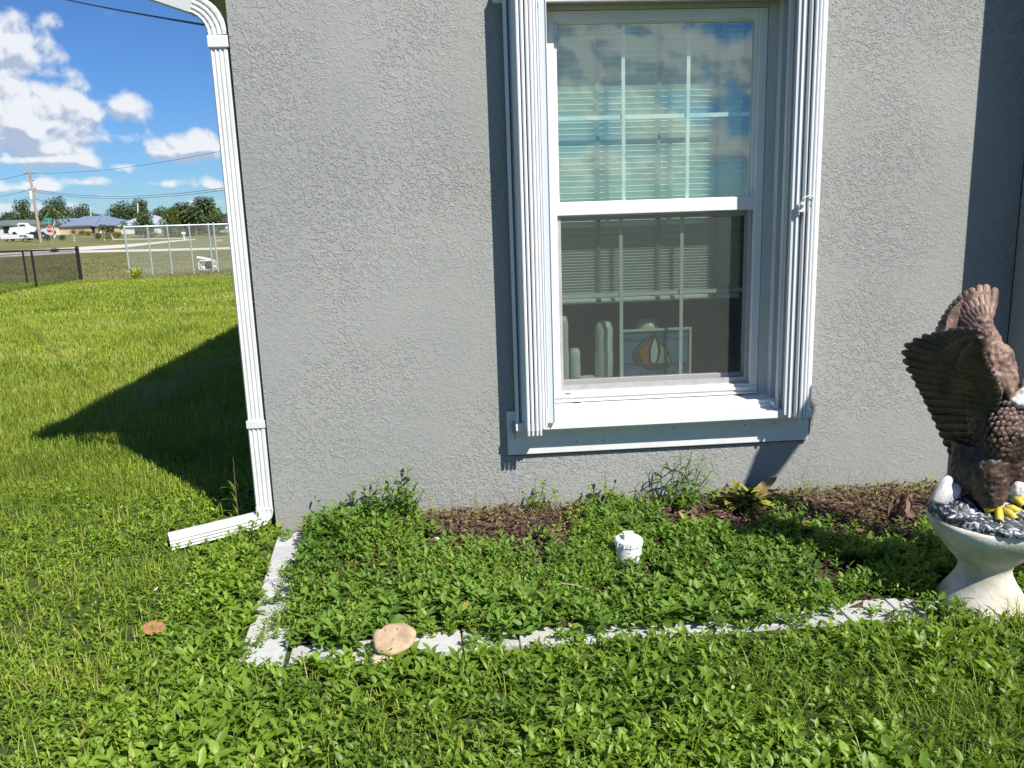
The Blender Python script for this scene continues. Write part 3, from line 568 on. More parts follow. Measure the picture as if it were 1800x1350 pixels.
# --- weeds in the bed
x, y = scatter(-.02, 3.6, -1.24, -.01, 5600); a, b_ = paver_dist(x, y)
bedz = .02+.035*np.sin(np.clip((y+1.1)/1.1, 0, 1)*PI*.55)
cl = vnoise(x, y, 7, 3); mo = mulch_open(x, y); keep = (x > .10+.1*np.clip(-y/1.25, 0, 1)) & (b_ > .05-.05*(cl > .66)) & (a > .070+.03*(cl-.5)) & (rng.random(len(x)) > mo*1.15) & pedestal_clear(x, y) & ((x-CLEAN.x)**2+(y-CLEAN.y)**2 > .065**2) & (y > -1.2) & ~in_house(x, y)
keep &= rng.random(len(x)) < np.where(x > 2.9, .55, 1.0)*np.where((y > -.14) & (x > .72), .4, 1)*np.where(vnoise(x, y, 5, 51) < .3, .35, 1)
x, y, cl, bedz = x[keep], y[keep], cl[keep], bedz[keep]
hh = .02+.045*cl+rng.uniform(0, .022, len(x))+.05*np.exp(-(((x-.40)/.25)**2+((y+.15)/.28)**2)); 
sprigs(0, x, y, hh, np.full(len(x), .047)*rng.uniform(.65, 1.3, len(x))*(.75+.6*vnoise(x, y, 4, 31)), bedz, .16, 'bed_weeds', WEED)
tag(bpy.data.objects['bed_weeds'], 'dense leafy green weeds filling the planting bed inside the paver border', 'weeds', kind='stuff')
x, y = scatter(.15, 3.3, -1.15, -.03, 5200); mo = mulch_open(x, y); k = (rng.random(len(x)) > mo*.93) & (vnoise(x, y, 6, 61) > .45) & ~in_house(x, y) & pedestal_clear(x, y) & ((x-CLEAN.x)**2+(y-CLEAN.y)**2 > .065**2); x, y = x[k], y[k]
sprigs(0, x, y, rng.uniform(.04, .085, len(x)), rng.uniform(.012, .026, len(x)), .02+.035*np.sin(np.clip((y+1.1)/1.1, 0, 1)*PI*.55), .30, 'small_weeds', WEEDY, nl=8, seg=4)
tag(bpy.data.objects['small_weeds'], 'fine small leaved yellow green weeds mixed through the bed', 'weeds', kind='stuff')
# a few sprigs straying over the pavers
x, y = scatter(.0, 2.8, -1.32, -.02, 3400); a, b_ = paver_dist(x, y); k = ((a < .085) | (b_ < .09)) & (vnoise(x, y, 9, 9) > np.where(b_ < .09, np.where(x > 1.7, .36, .50)+.25*(b_ < .04), .62)); x, y = x[k], y[k]
sprigs(0, x, y, rng.uniform(.02, .05, len(x)), rng.uniform(.022, .036, len(x)), np.full(len(x), .018), .2, 'paver_weeds', WEED, nl=6)
tag(bpy.data.objects['paver_weeds'], 'sprigs of weed creeping over the grey pavers', 'weeds', kind='stuff')
# --- weeds outside the bed: front strip and left lawn
x, y = scatter(-2.8, 3.8, -2.35, 2.6, 30000); a, b_ = paver_dist(x, y); vis, u, v = in_view(x, y, 0*x, 90)
leafy = vnoise(x, y, 1.6, 5)*.6+vnoise(x, y, 5, 6)*.4
front_ = (y < -1.27) | (x < .1+.1*np.clip(-y/1.25, 0, 1))
grassy = np.clip((x-1.7)/.8, 0, 1)*np.clip((-y-1.38)/.3, 0, 1)*.95+np.clip((-x-.4)/1.2, 0, 1)*.45+np.clip((y-.2)/1.6, 0, 1)*.35
keep = vis & front_ & (a > .085) & (b_ > .068) & ~in_house(x, y) & pedestal_clear(x, y) & (rng.random(len(x)) < 1.0-grassy*.8) & ~((y > 1.6) & (rng.random(len(x)) < .6))
keep &= ~((x > -.5) & (x < .02) & (y > -.18) & (y < .1) & (rng.random(len(x)) < .55))
x, y, leafy = x[keep], y[keep], leafy[keep]
left = np.clip((-x+.15)/.5, 0, 1)
hh = (lerp(.055, .030, left)*(.6+.8*leafy)+rng.uniform(0, .02, len(x)))*np.clip(.45+(-1.28-y)/.22*.55, .45, 1) if False else (lerp(.055, .030, left)*(.6+.8*leafy)+rng.uniform(0, .02, len(x)))*np.where((x > .1) & (y > -1.40), .8, 1.0)
sprigs(0, x, y, hh, lerp(.043, .027, left)*rng.uniform(.6, 1.35, len(x))*(.7+.7*vnoise(x, y, 3.5, 32)), np.zeros(len(x)), .26-.24*np.clip((x+.3)/1.2, 0, 1), 'lawn_weeds', WEEDY, nl=7, seg=8 if len(x) < 16000 else 4)
tag(bpy.data.objects['lawn_weeds'], 'low leafy weeds growing thick through the near lawn', 'weeds', kind='stuff')
# --- grass blades
def grass_patch(name, x, y, hmin, hmax, w0, tb, m=GRASS, label='', lean=.55):
    n = len(x); z = np.interp(y, TY, TZ)
    P = np.stack([x, y, z], 1); t = tb-.34*np.clip((x+.2)/1.6, 0, 1)+rng.normal(0, .16, n)+.55*(vnoise(x, y, .8, 11)-.5)+.5*(vnoise(x, y, 3.3, 12)-.5)
    o = blades(name, P, rng.uniform(hmin, hmax, n)*(.7+.6*vnoise(x, y, 2.2, 13)), np.full(n, 1.)*w0*rng.uniform(.7, 1.3, n), rng.random(n)*lean*1.6, rng.random(n)*2*PI, t, m); tag(o, label, 'grass', kind='stuff'); return o
x, y = scatter(-2.8, 3.8, -2.3, 1.5, 95000); a, b_ = paver_dist(x, y); vis, u, v = in_view(x, y, 0*x, 60)
k = vis & (((y < -1.27) | (x < .05)) & (a > .09) & (b_ > .075)) & ~in_house(x, y) & pedestal_clear(x, y, .15)
den = .13+1.0*np.clip((x-1.5)/.8, 0, 1)*np.clip((-y-1.3)/.3, 0, 1)+.55*np.clip((-x-.3)/1.2, 0, 1)+.5*(vnoise(x, y, 2.5, 21) > .62)
k &= rng.random(len(x)) < den; x, y = x[k], y[k]
grass_patch('near_grass', x, y, .03, .085, .0035, .45, label='fine green grass blades mixed into the near lawn', lean=.8)
# middle and far lawn
def band(y0, y1, n, hmin, hmax, w0, tb, name, label, m=GRASS, lean=.5):
    y = rng.uniform(y0, y1, n); x = rng.uniform(-3.2-.75*(y1+3), .2, n); vis, u, v = in_view(x, y, np.interp(y, TY, TZ), 30); k = vis & ~in_house(x, y); 
    return grass_patch(name, x[k], y[k], hmin, hmax, w0, tb, m, label, lean)
band(.6, 4.5, 150000, .035, .085, .0045, .55, 'side_grass', 'sunlit green grass beside the house in the near half of the side yard')
band(4.5, 11, 150000, .04, .09, .008, .58, 'yard_grass', 'bright mown grass across the middle of the side yard')
band(11, 26.3, 170000, .04, .10, .016, .55, 'bank_grass', 'bright green grass running up to the wire fences')
band(26, 75, 150000, .03, .09, .022, .5, 'field_grass', 'brownish rough grass in the open field beyond the fences', FARG)
# long bent blades in front and at the wall foot
x, y = scatter(-1.2, 3.3, -1.98, -1.38, 900); k = rng.random(900) < .30+.60*np.clip((x-1.2), 0, 1); x, y = x[k], y[k]; n = len(x)
tag(blades('long_grass', np.stack([x, y, 0*x], 1), rng.uniform(.07, .16, n), np.full(n, .0036), rng.uniform(.5, 1.7, n), rng.random(n)*2*PI, rng.uniform(.0, .55, n), GRASS), 'long bent grass blades standing above the front weeds', 'grass', kind='stuff')
cx = np.concatenate([rng.normal(c, .05, 16) for c in (.58, .80, 1.0, 1.22, 1.3, 1.55, 1.66, 1.9, 2.05, 2.7, 2.95, 3.15, 2.62)]); n = len(cx)
P = np.stack([cx, rng.uniform(-.10, -.012, n), np.full(n, .04)], 1)
tag(blades('wall_grass', P, rng.uniform(.04, .16, n)*rng.choice([1, 1, 1.6], n), np.full(n, .0022), rng.uniform(.2, 1.0, n), rng.uniform(0, 2*PI, n), rng.uniform(.1, .7, n), GRASS), 'thin wiry grass along the foot of the stucco wall', 'grass', kind='stuff')
# grass tuft by the pedestal
x = rng.normal(2.86, .06, 70); y = rng.normal(-1.36, .03, 70)
tag(blades('pedestal_grass', np.stack([x, y, 0*x], 1), rng.uniform(.06, .14, 70), np.full(70, .004), rng.uniform(.1, .7, 70), rng.random(70)*2*PI, rng.uniform(.2, .7, 70), GRASS), 'dark grass tuft in front of the white pedestal', 'grass', kind='stuff')
x, y = scatter(-2.4, 3.6, -2.1, 3.0, 900); k = ~in_house(x, y) & ~((x > 0) & (y > -1.25)); x, y = x[k], y[k]; n = len(x); a_ = rng.random(n)*2*PI
leaves('leaf_litter', np.stack([x, y, rng.uniform(.015, .055, n)], 1), np.stack([np.cos(a_), np.sin(a_), rng.normal(.1, .3, n)], 1), np.stack([rng.normal(0, .4, n), rng.normal(0, .4, n), np.ones(n)], 1), rng.uniform(.010, .028, n), rng.uniform(.006, .012, n), rng.uniform(.2, 1, n), leaf_mat('dry_leaf', (.20, .15, .07), (.50, .44, .28), None, .2, .7, .2), seg=4)
tag(bpy.data.objects['leaf_litter'], 'small dry bits of leaf scattered in the near lawn', 'litter', kind='stuff')
# --- mulch chips, dry straw
n = 13000; x, y = scatter(.3, 3.6, -1.05, -.005, n); mo = mulch_open(x, y); k = (rng.random(n) < .12+mo) & pedestal_clear(x, y); x, y = x[k], y[k]; n = len(x)
z = .03+.035*np.sin(np.clip((y+1.1)/1.1, 0, 1)*PI*.55)+rng.uniform(-.004, .022, n); a_ = rng.random(n)*2*PI
leaves('mulch', np.stack([x, y, z], 1), np.stack([np.cos(a_), np.sin(a_), rng.normal(0, .22, n)], 1), np.stack([rng.normal(0, .5, n), rng.normal(0, .5, n), np.ones(n)], 1), rng.uniform(.015, .05, n), rng.uniform(.006, .018, n), rng.beta(1.3, 2.2, n), DEAD, fold=.5, droop=.1, seg=4)
tag(bpy.data.objects['mulch'], 'brown bark chips and dead leaf litter in the bare patches of the bed', 'mulch', kind='stuff')
n = 1500; x = np.concatenate([rng.normal(1.0, .28, n//2), rng.normal(2.9, .4, n//2)]); y = -np.abs(rng.normal(.06, .09, n)); k = ~in_house(x, y); x, y = x[k], y[k]; n = len(x)
STRAW = leaf_mat('straw', (.16, .13, .05), (.38, .32, .16), None, .2, .7, .2)
tag(blades('straw', np.stack([x, y, .05+rng.uniform(0, .03, n)], 1), rng.uniform(.008, .025, n), np.full(n, .0025), rng.uniform(1.5, 4, n), rng.random(n)*2*PI, rng.random(n), STRAW), 'dry straw and cut grass lying on the mulch at the wall', 'straw', kind='stuff')

# ------------------------------------------------------------------ single plants with leaves as parts
def leaf_mesh(name, m, L=1.0, Wd=.4, droop=.25, fold=.18, n=5, tint=.5, wav=0.0):
    e = MB(); vs = []; fs = []
    for i in range(n+1):
        t = i/n; w_ = Wd/2*math.sin(PI*min(1, t*.92+.04))**.75*(1 if t < 1 else 0); zc = -droop*t*t*L; wv = wav*math.sin(t*14)
        vs += [(t*L, -w_, zc+w_*fold+wv), (t*L, 0, zc), (t*L, w_, zc+w_*fold-wv)]
    for i in range(n): a = i*3; fs += [(a, a+3, a+4, a+1), (a+1, a+4, a+5, a+2)]
    e.add(vs, fs); me = e.mesh(name, m, smooth=True); at = me.attributes.new('tint', 'FLOAT', 'POINT'); at.data.foreach_set('value', [tint]*len(me.vertices)); return me
def put_leaf(me, root, pos, az, el, s, rollv=0.0, name='leaf'):
    o = bpy.data.objects.new(name, me); COL.objects.link(o); o.parent = root; o.location = Vector(pos)-root.location; o.rotation_mode = 'XYZ'
    o.rotation_euler = (rollv, -el, az); o.scale = (s, s, s); return o
STEMM = mat('green_stem', (.10, .16, .03), .6); BSTEM = mat('brown_stem', (.14, .09, .05), .8)
def stem_plant(name, label, base, stems, me_list, Ls, nleaf, cat='weed', el=(.1, .9), group=None, stemm=None):
    root = thing(name, label, cat, base, group); base = Vector(base)
    for (dx, dy, h) in stems:
        pts = [base+Vector((dx*t, dy*t, h*t**.9)) for t in (0, .35, .7, 1)]; e = MB(); e.tube(pts, [.0028, .0024, .002, .001], 5); e.build('stem', stemm or STEMM, root)
        for k in range(nleaf):
            t = .15+.85*(k+.5)/nleaf; q = base+Vector((dx*t, dy*t, h*t**.9)); put_leaf(random.choice(me_list), root, q, k*2.4+random.uniform(-.5, .5), random.uniform(*el)*(.5+t), Ls*random.uniform(.7, 1.25)*(1.15-.45*t), random.uniform(-.4, .4))
    return root
lmA = [leaf_mesh('weed_leaf_shape', WEED, 1, .42, .25, .3, tint=t) for t in (.3, .5, .7, .85)]
stem_plant('leafy_weed', 'tall bushy leafy weed against the wall at the left of the bed', (.46, -.08, .03), [(-.02, .0, .22), (.05, .02, .24), (.10, -.02, .22), (-.10, .0, .18), (.14, -.03, .17), (.02, -.05, .18), (.17, .0, .20), (-.16, -.01, .14)], lmA, .050, 15)
stem_plant('leafy_weed', 'taller right half of the bushy weed clump at the left of the bed', (.63, -.06, .03), [(-.04, .0, .24), (.02, .02, .28), (.06, -.02, .22), (-.08, -.02, .20), (.0, -.05, .18), (.09, .0, .16)], lmA, .052, 15)
stem_plant('leafy_weed', 'leggy weed sprig leaning left near the wall corner', (.30, -.05, .03), [(-.10, -.0, .16), (-.04, -.02, .12), (.05, 0, .13)], lmA, .040, 7)
stem_plant('leafy_weed', 'weed sprig standing by the wall below the window left end', (1.25, -.07, .04), [(.0, .0, .14), (.06, 0, .18), (-.06, -.02, .13), (.12, 0, .12)], lmA, .042, 8)
stem_plant('leafy_weed', 'upright light green sprig by the wall left of the feathery weed', (1.60, -.06, .04), [(.0, .0, .20), (.05, -.01, .15), (-.08, 0, .13), (.1, -.02, .10)], lmA, .042, 8)
stem_plant('leafy_weed', 'small dark weed in the shadow left of the pedestal', (2.36, -.50, .04), [(.0, .0, .15), (.05, -.02, .12), (-.05, -.02, .10)], lmA, .055, 7)
stem_plant('leafy_weed', 'broad leaved weed touching the foot of the white pedestal', (2.60, -1.22, .0), [(.0, .0, .10), (.07, -.02, .09), (-.07, -.0, .08), (.03, -.05, .06)], lmA, .062, 6)
stem_plant('leafy_weed', 'weed sprig leaning over the white downspout outlet', (-.10, -.11, .0), [(.0, .0, .10), (.07, -.02, .09), (.04, .03, .12)], lmA, .040, 7)
nar = [leaf_mesh('narrow_leaf_shape', WEED, 1, .13, .5, .2, tint=t) for t in (.2, .4, .6)]
stem_plant('feathery_weed', 'feathery narrow leaved weed against the wall beneath the window', (1.98, -.10, .04), [(-.16, .02, .20), (-.09, .02, .26), (-.02, .01, .29), (.04, .02, .30), (.10, .02, .27), (.15, .01, .20), (.0, -.05, .18), (.1, -.06, .16), (-.1, -.06, .15)], nar, .070, 20, el=(-.1, .8))
# croton with yellow and bronze leaves
cr1 = leaf_mesh('croton_leaf_green', mat('croton_green', (.07, .13, .02), .4, .5, col2=(.22, .22, .02), nscale=40), 1, .30, .3, .3)
cr2 = leaf_mesh('croton_leaf_yellow', mat('croton_yellow', (.42, .34, .03), .4, .5, col2=(.14, .20, .02), nscale=26), 1, .30, .3, .3)
cr3 = leaf_mesh('croton_leaf_bronze', mat('croton_bronze', (.42, .28, .13), .45, .5, col2=(.14, .10, .03), nscale=30), 1, .36, .25, .45)
ct = thing('croton', 'croton shrub with yellow edged green and bronze leaves by the wall', 'shrub', (2.24, -.16, .03))
for k in range(44):
    q = Vector((2.24+random.uniform(-.05, .05), -.16+random.uniform(-.03, .03), .06+.05*random.random())); put_leaf([cr1, cr2, cr1, cr1, cr1, cr1, cr3][k % 7], ct, q, k*2.4, random.uniform(.15, 1.05), random.uniform(.07, .125), random.uniform(-.5, .5))
for a, el, s, me in ((.25, .85, .17, cr3), (.05, .6, .12, cr3), (2.3, 1.0, .13, cr2), (.5, .3, .13, cr1), (-.6, .1, .12, cr2)): put_leaf(me, ct, (2.30, -.17, .09), a, el, s, .3)
for dx, dy in ((0, 0), (.05, 0), (-.04, .01)):
    e = MB(); e.tube([(2.24, -.16, 0), (2.24+dx*.6, -.16+dy, .06), (2.24+dx, -.16+dy, .13)], .005, 6); e.build('stem', BSTEM, ct)
# dead curled plants
dl = [leaf_mesh('dead_leaf_shape', DEAD, 1, .38, .6, .9, n=6, tint=t, wav=.03) for t in (.35, .6, .9)]
for base, label, n_, hgt in (((2.93, -.40, .03), 'withered brown plant with hanging curled leaves right of the bed', 26, .19), ((1.28, -.36, .03), 'small heap of curled dead leaves left of the white pipe cap', 18, .10)):
    rt = thing('dead_plant', label, 'dead plant', base)
    e = MB(); e.tube([base, (base[0]+.01, base[1], hgt*.6), (base[0], base[1], hgt)], .004, 6); e.build('stem', BSTEM, rt)
    for k in range(n_): put_leaf(dl[k % 3], rt, (base[0]+random.uniform(-.03, .03), base[1]+random.uniform(-.02, .02), lerp(.04, hgt, random.random())), random.uniform(0, 2*PI), random.uniform(-1.3, .3), random.uniform(.05, .10), random.uniform(-1, 1))
# dry stalk beside the downspout
rt = thing('dry_stalk', 'thin dry weed stalk standing in the shade behind the downspout outlet', 'weed', (-.22, .16, 0))
e = MB(); e.tube([(-.22, .16, 0), (-.221, .16, .17), (-.215, .16, .35)], [.003, .0025, .0012], 5); e.tube([(-.22, .16, .16), (-.205, .155, .20), (-.215, .16, .225), (-.225, .16, .20)], .001, 4); e.build('stem', BSTEM, rt)
for k in range(9): put_leaf(nar[k % 3], rt, (-.22, .16, .01+.02*k), k*2.1, .9, .11)
# short stick on the weeds
e = MB(); q = GP(1010, 1068); e.tube([(q.x-.05, q.y+.01, .10), (q.x, q.y, .095), (q.x+.055, q.y-.015, .08)], .0022, 5); tag(e.build('twig', mat('pale_twig', (.42, .34, .22), .8)), 'short pale twig lying on the weeds in the bed middle', 'twig')
q = GP(768, 968)
for i, (dx, dy, r, lb) in enumerate(((0, 0, .016, 'larger white pebble on the mulch at the left of the bed'), (.035, -.01, .010, 'tiny white pebble right of the larger one on the mulch'))):
    e = MB(); e.ball((q.x+dx, q.y+dy, .055), (r, r*.8, r*.55), 8, 6); tag(e.build('pebble', mat('white_pebble', (.6, .58, .52), .7)), lb, 'pebble')
e = MB(); e.box(-.09, -.01, .28, .50, -.01, .05); tag(e.build('splash_block', mat('blue_grey_concrete', (.22, .26, .32), .7, noise=.3, nscale=20), bevel=.012), 'blue grey concrete block in the shade behind the downspout', 'block')

# ------------------------------------------------------------------ pipe cap, mushrooms
PVC = mat('white_pvc', (.78, .78, .76), .35, .5, noise=.08, nscale=30)
cx, cy = CLEAN.x, CLEAN.y; co = thing('pipe_cleanout', 'white plastic drain cap with square knob rising from the weeds', 'pipe cap', (cx, cy, 0))
def cyl(mb, r, z0, z1, n=36): mb.lathe((cx, cy, 0), [(r, z0), (r, z1)], n)
e = MB(); cyl(e, .050, 0, .075); e.build('pipe', mat('primer_pvc', (.30, .55, .50), .4, noise=.4, nscale=30, col2=(.72, .74, .70)), co, smooth=False)
e = MB(); cyl(e, .0545, .06, .118); e.build('collar', PVC, co, bevel=.002)
e = MB(); e.lathe((cx, cy, 0), [(.0565, .119), (.058, .123), (.058, .140), (.054, .146), (.001, .147)], 36); e.build('cap', PVC, co)
e = MB(); e.box(cx-.022, cx+.022, cy-.022, cy+.022, .146, .170); e.build('knob', PVC, co, bevel=.003)
for k in range(12):
    a = 2*PI*k/12; e = MB(); e.box(-.002, .002, -.002, .002, .120, .139); o = e.build('ridge', PVC, co); o.location = Vector((cx+.0585*math.cos(a), cy+.0585*math.sin(a), 0))-co.location if False else (cx+.0585*math.cos(a), cy+.0585*math.sin(a), 0)
def mushroom(cx, cy, r, z, label, colr, tilt, stem, notch):
    rt = thing('mushroom', label, 'mushroom', (cx, cy, 0)); bm_ = []; n = 40; e = MB(); prof = [(.02, .02), (.25, .035), (.5, .06), (.75, .075), (.90, .055), (.985, .0), (1.0, -.07), (.97, -.13), (.9, -.12), (.6, -.08), (.2, -.06)]
    T_ = Matrix.Rotation(tilt[0], 4, 'X') @ Matrix.Rotation(tilt[1], 4, 'Y'); vs = []
    for (q_, zz) in prof:
        for k in range(n):
            a = 2*PI*k/n; rad = q_*r*(1+.03*math.sin(3*a+1)+.025*math.sin(7*a)); dn = math.exp(-((a-notch)/.09)**2)
            rad *= 1-.20*dn*q_; v = T_ @ Vector((rad*math.cos(a), rad*math.sin(a)*.92, zz*r+.16*r*math.exp(-((a-notch-.3)/.25)**2)*q_+.02*r*math.sin(2*a)*q_)); vs.append(v+Vector((cx, cy, z)))
    e.add(vs, [(i*n+k, (i+1)*n+k, (i+1)*n+(k+1) % n, i*n+(k+1) % n) for i in range(len(prof)-1) for k in range(n)]+[tuple(range(n))])
    e.build('cap', colr, rt, smooth=True)
    e = MB(); e.tube([(cx-.01, cy, -.01), (cx, cy, z*.5), (cx, cy, z-.12*r-.002)], [r*stem, r*stem*.85, r*stem], 14); e.build('stalk', mat('mushroom_stalk', (.62, .52, .38), .7), rt, smooth=True)
    return rt
mr_ = mushroom(.652, -1.245, .074, .084, 'large pale tan mushroom with split rim on the grey pavers', mat('mushroom_tan', (.50, .37, .235), .6, .3, noise=.30, nscale=30, detail=8, bump=.0008, bscale=70), (math.radians(20), math.radians(-5)), .18, 2.3)
for a, q_ in ((1.2, .35), (2.5, .5), (4.6, .25)):
    e = MB(); e.ball((.655+.078*q_*math.cos(a), -1.245+.072*q_*math.sin(a), .0965+.078*q_*math.sin(a)*.34), (.003, .002, .0015), 6, 4); e.build('speck', mat('soil_speck', (.05, .03, .02), .9), mr_)
e = MB(); e.lathe((.615, -1.29, 0), [(.005, .0), (.007, .02), (.040, .030), (.046, .036), (.03, .046), (.001, .05)], 26); tag(e.build('mushroom', MATS['mushroom_stalk'], smooth=True), 'small cream mushroom tucked under the large tan mushroom', 'mushroom')
q = GP(272, 1122); mushroom(q.x, q.y, .042, .045, 'small brown mushroom in the lawn left of the paver border', mat('mushroom_brown', (.38, .19, .09), .7, .2, noise=.3, nscale=40), (math.radians(10), math.radians(8)), .3, 0.6)

# ------------------------------------------------------------------ pedestal and eagle
PLAST = mat('white_plaster', (.74, .71, .63), .6, .3, col2=(.40, .37, .29), nscale=7, bump=.0015, bscale=90, detail=9)
PLAST.node_tree.nodes['Noise Texture'].inputs['Detail'].default_value = 9
ped = thing('pedestal', 'weathered white plaster pedestal under the eagle statue', 'pedestal', (PED[0], PED[1], 0))
prof = [(.156, -.04), (.158, .0), (.152, .025), (.135, .055), (.112, .09), (.094, .125), (.088, .15), (.096, .175), (.125, .205), (.152, .24), (.178, .272), (.196, .30), (.206, .325), (.205, .345), (.18, .35)]
def dense(pr, k=4):
    o_ = []
    for i in range(len(pr)-1):
        for j in range(k): t = j/k; o_.append((lerp(pr[i][0], pr[i+1][0], t), lerp(pr[i][1], pr[i+1][1], t)))
    return o_+[pr[-1]]
e = MB(); n = 56; vs = []
for (r, z) in dense(prof, 2):
    lobes = .03*max(0, (z-.2)/.15); 
    for k in range(n):
        a = 2*PI*k/n; rr = r*(1+lobes*math.cos(5*a+.4)+.012*math.sin(3*a+9*z)); vs.append((PED[0]+rr*math.cos(a), PED[1]+rr*math.sin(a), z))
nr = len(dense(prof, 2)); e.add(vs, [(i*n+k, i*n+(k+1) % n, (i+1)*n+(k+1) % n, (i+1)*n+k) for i in range(nr-1) for k in range(n)]+[tuple((nr-1)*n+k for k in range(n))])
e.build('column', PLAST, ped, smooth=True)

eg = thing('eagle_statue', 'painted bald eagle garden statue with raised brown wings on rocky base', 'statue', (PED[0], PED[1], .35))
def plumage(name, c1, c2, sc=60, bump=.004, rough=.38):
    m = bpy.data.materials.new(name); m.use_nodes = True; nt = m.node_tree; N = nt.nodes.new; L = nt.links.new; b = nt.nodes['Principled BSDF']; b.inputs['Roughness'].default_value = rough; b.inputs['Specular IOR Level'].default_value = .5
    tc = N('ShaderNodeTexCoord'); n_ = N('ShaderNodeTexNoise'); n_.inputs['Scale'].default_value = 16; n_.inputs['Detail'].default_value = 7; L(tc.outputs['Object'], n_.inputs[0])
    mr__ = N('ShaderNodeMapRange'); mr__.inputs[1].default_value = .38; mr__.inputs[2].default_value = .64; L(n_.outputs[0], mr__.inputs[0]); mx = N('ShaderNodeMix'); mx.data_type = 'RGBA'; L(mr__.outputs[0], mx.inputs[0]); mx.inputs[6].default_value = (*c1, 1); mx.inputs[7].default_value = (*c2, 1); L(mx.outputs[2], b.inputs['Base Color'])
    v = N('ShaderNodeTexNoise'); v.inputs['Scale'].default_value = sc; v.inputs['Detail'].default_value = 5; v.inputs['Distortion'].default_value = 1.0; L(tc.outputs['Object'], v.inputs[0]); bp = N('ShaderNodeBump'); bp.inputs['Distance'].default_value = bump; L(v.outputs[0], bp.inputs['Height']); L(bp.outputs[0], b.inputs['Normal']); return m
BROWN = plumage('brown_plumage', (.11, .066, .048), (.31, .19, .14), 80, .003, .5); DARKB = plumage('dark_shaded_plumage', (.030, .019, .014), (.105, .064, .045), 110, .003); WHF = plumage('white_plumage', (.45, .46, .46), (.74, .73, .70), 120, .002)  # darker brown carries the near wing's shade in its colour; body shares it
ROCK = plumage('painted_rock', (.015, .02, .028), (.10, .12, .14), 55, .008, .35)
# black rock with white painted ridges
nt = ROCK.node_tree; mxn = [q_ for q_ in nt.nodes if q_.bl_idname == 'ShaderNodeMix'][0]
wn = nt.nodes.new('ShaderNodeTexNoise'); wn.inputs['Scale'].default_value = 26; wn.inputs['Detail'].default_value = 8; wn.inputs['Distortion'].default_value = 1.6; tcn = [q_ for q_ in nt.nodes if q_.bl_idname == 'ShaderNodeTexCoord'][0]; nt.links.new(tcn.outputs['Object'], wn.inputs[0])
wr = nt.nodes.new('ShaderNodeMapRange'); wr.inputs[1].default_value = .53; wr.inputs[2].default_value = .62; nt.links.new(wn.outputs[0], wr.inputs[0]); m2 = nt.nodes.new('ShaderNodeMix'); m2.data_type = 'RGBA'; nt.links.new(wr.outputs[0], m2.inputs[0]); nt.links.new(mxn.outputs[2], m2.inputs[6]); m2.inputs[7].default_value = (.62, .64, .66, 1)
nt.links.new(m2.outputs[2], nt.nodes['Principled BSDF'].inputs['Base Color'])
def remesh(o, vox=.006, disp=None, smooth=4):
    r = o.modifiers.new('remesh', 'REMESH'); r.mode = 'VOXEL'; r.voxel_size = vox; r.use_smooth_shade = True
    s_ = o.modifiers.new('smooth', 'SMOOTH'); s_.iterations = smooth; s_.factor = .5
    if disp:
        t = bpy.data.textures.new(o.name+'_relief', disp[0])
        if disp[0] == 'VORONOI': t.noise_scale = disp[2]; t.distance_metric = 'DISTANCE'
        else: t.noise_scale = disp[2]
        d = o.modifiers.new('relief', 'DISPLACE'); d.texture = t; d.strength = disp[1]; d.mid_level = .5; d.texture_coords = 'LOCAL'
# rocky base
e = MB(); e.lathe((PED[0]+.025, PED[1], .350), [(.195, -.008), (.216, -.002), (.221, .010), (.212, .022), (.185, .024), (.12, .026), (.06, .040), (.01, .045)], 48, wob=.02); e.ball((PED[0]-.115, PED[1]+.04, .368), (.09, .09, .052)); e.ball((PED[0]-.03, PED[1]+.08, .38), (.12, .09, .06))
ro = e.build('rock_base', ROCK, eg); remesh(ro, .006, ('CLOUDS', .016, .025), 1)
EY = -1.12
def E(u, v, y=EY): return WP(u, v, y)
def pxr(r): return r*3.03/1450*1.0       # pixels to metres at the statue
# body: breast, belly, thighs, neck joined to one skin
e = MB()
def bl_(u, v, y, ru, ry, rz): e.ball(E(u, v, y), (pxr(ru), ry, pxr(rz)), 16, 12)
bl_(1772, 762, -1.15, 42, .085, 55); bl_(1755, 800, -1.13, 42, .08, 48); bl_(1790, 720, -1.14, 38, .075, 40); bl_(1735, 825, -1.15, 30, .055, 45); bl_(1740, 856, -1.15, 31, .050, 36); bl_(1742, 830, -1.14, 34, .06, 50); bl_(1700, 838, -1.09, 22, .05, 26)
bl_(1790, 830, -1.06, 28, .05, 40); bl_(1798, 862, -1.06, 20, .04, 24); bl_(1700, 820, -1.10, 26, .05, 36); bl_(1812, 700, -1.14, 26, .05, 34); bl_(1745, 740, -1.12, 40, .07, 60)
e.tube([E(1750, 740, -1.13), E(1744, 820, -1.145), E(1740, 872, -1.155), E(1742, 888, -1.16)], [.062, .060, .052, .040], 18); e.tube([E(1700, 780, -1.10), E(1690, 815, -1.10), E(1676, 846, -1.10)], [.05, .034, .022], 14)
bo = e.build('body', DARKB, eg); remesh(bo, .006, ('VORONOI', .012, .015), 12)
e = MB()
for r_ in range(13):
    for c_ in range(10):
        u_, v_ = 1712+c_*9.6+(4.8 if r_ % 2 else 0)+random.uniform(-2.4, 2.4), 703+r_*8.6+random.uniform(-2.2, 2.2); q2 = 1-((u_-1775)/46)**2-((v_-762)/62)**2
        if q2 > .08 and not (u_ < 1742 and v_ < 735): e.ball(E(u_, v_, -1.144-.084*math.sqrt(q2)), (pxr(6.3), .006, pxr(6.0)), 8, 6)
q_ = e.build('breast_feathers', plumage('breast_plumage', (.055, .034, .025), (.17, .10, .075), 140, .003), eg, smooth=True); q_['kind'] = 'stuff'
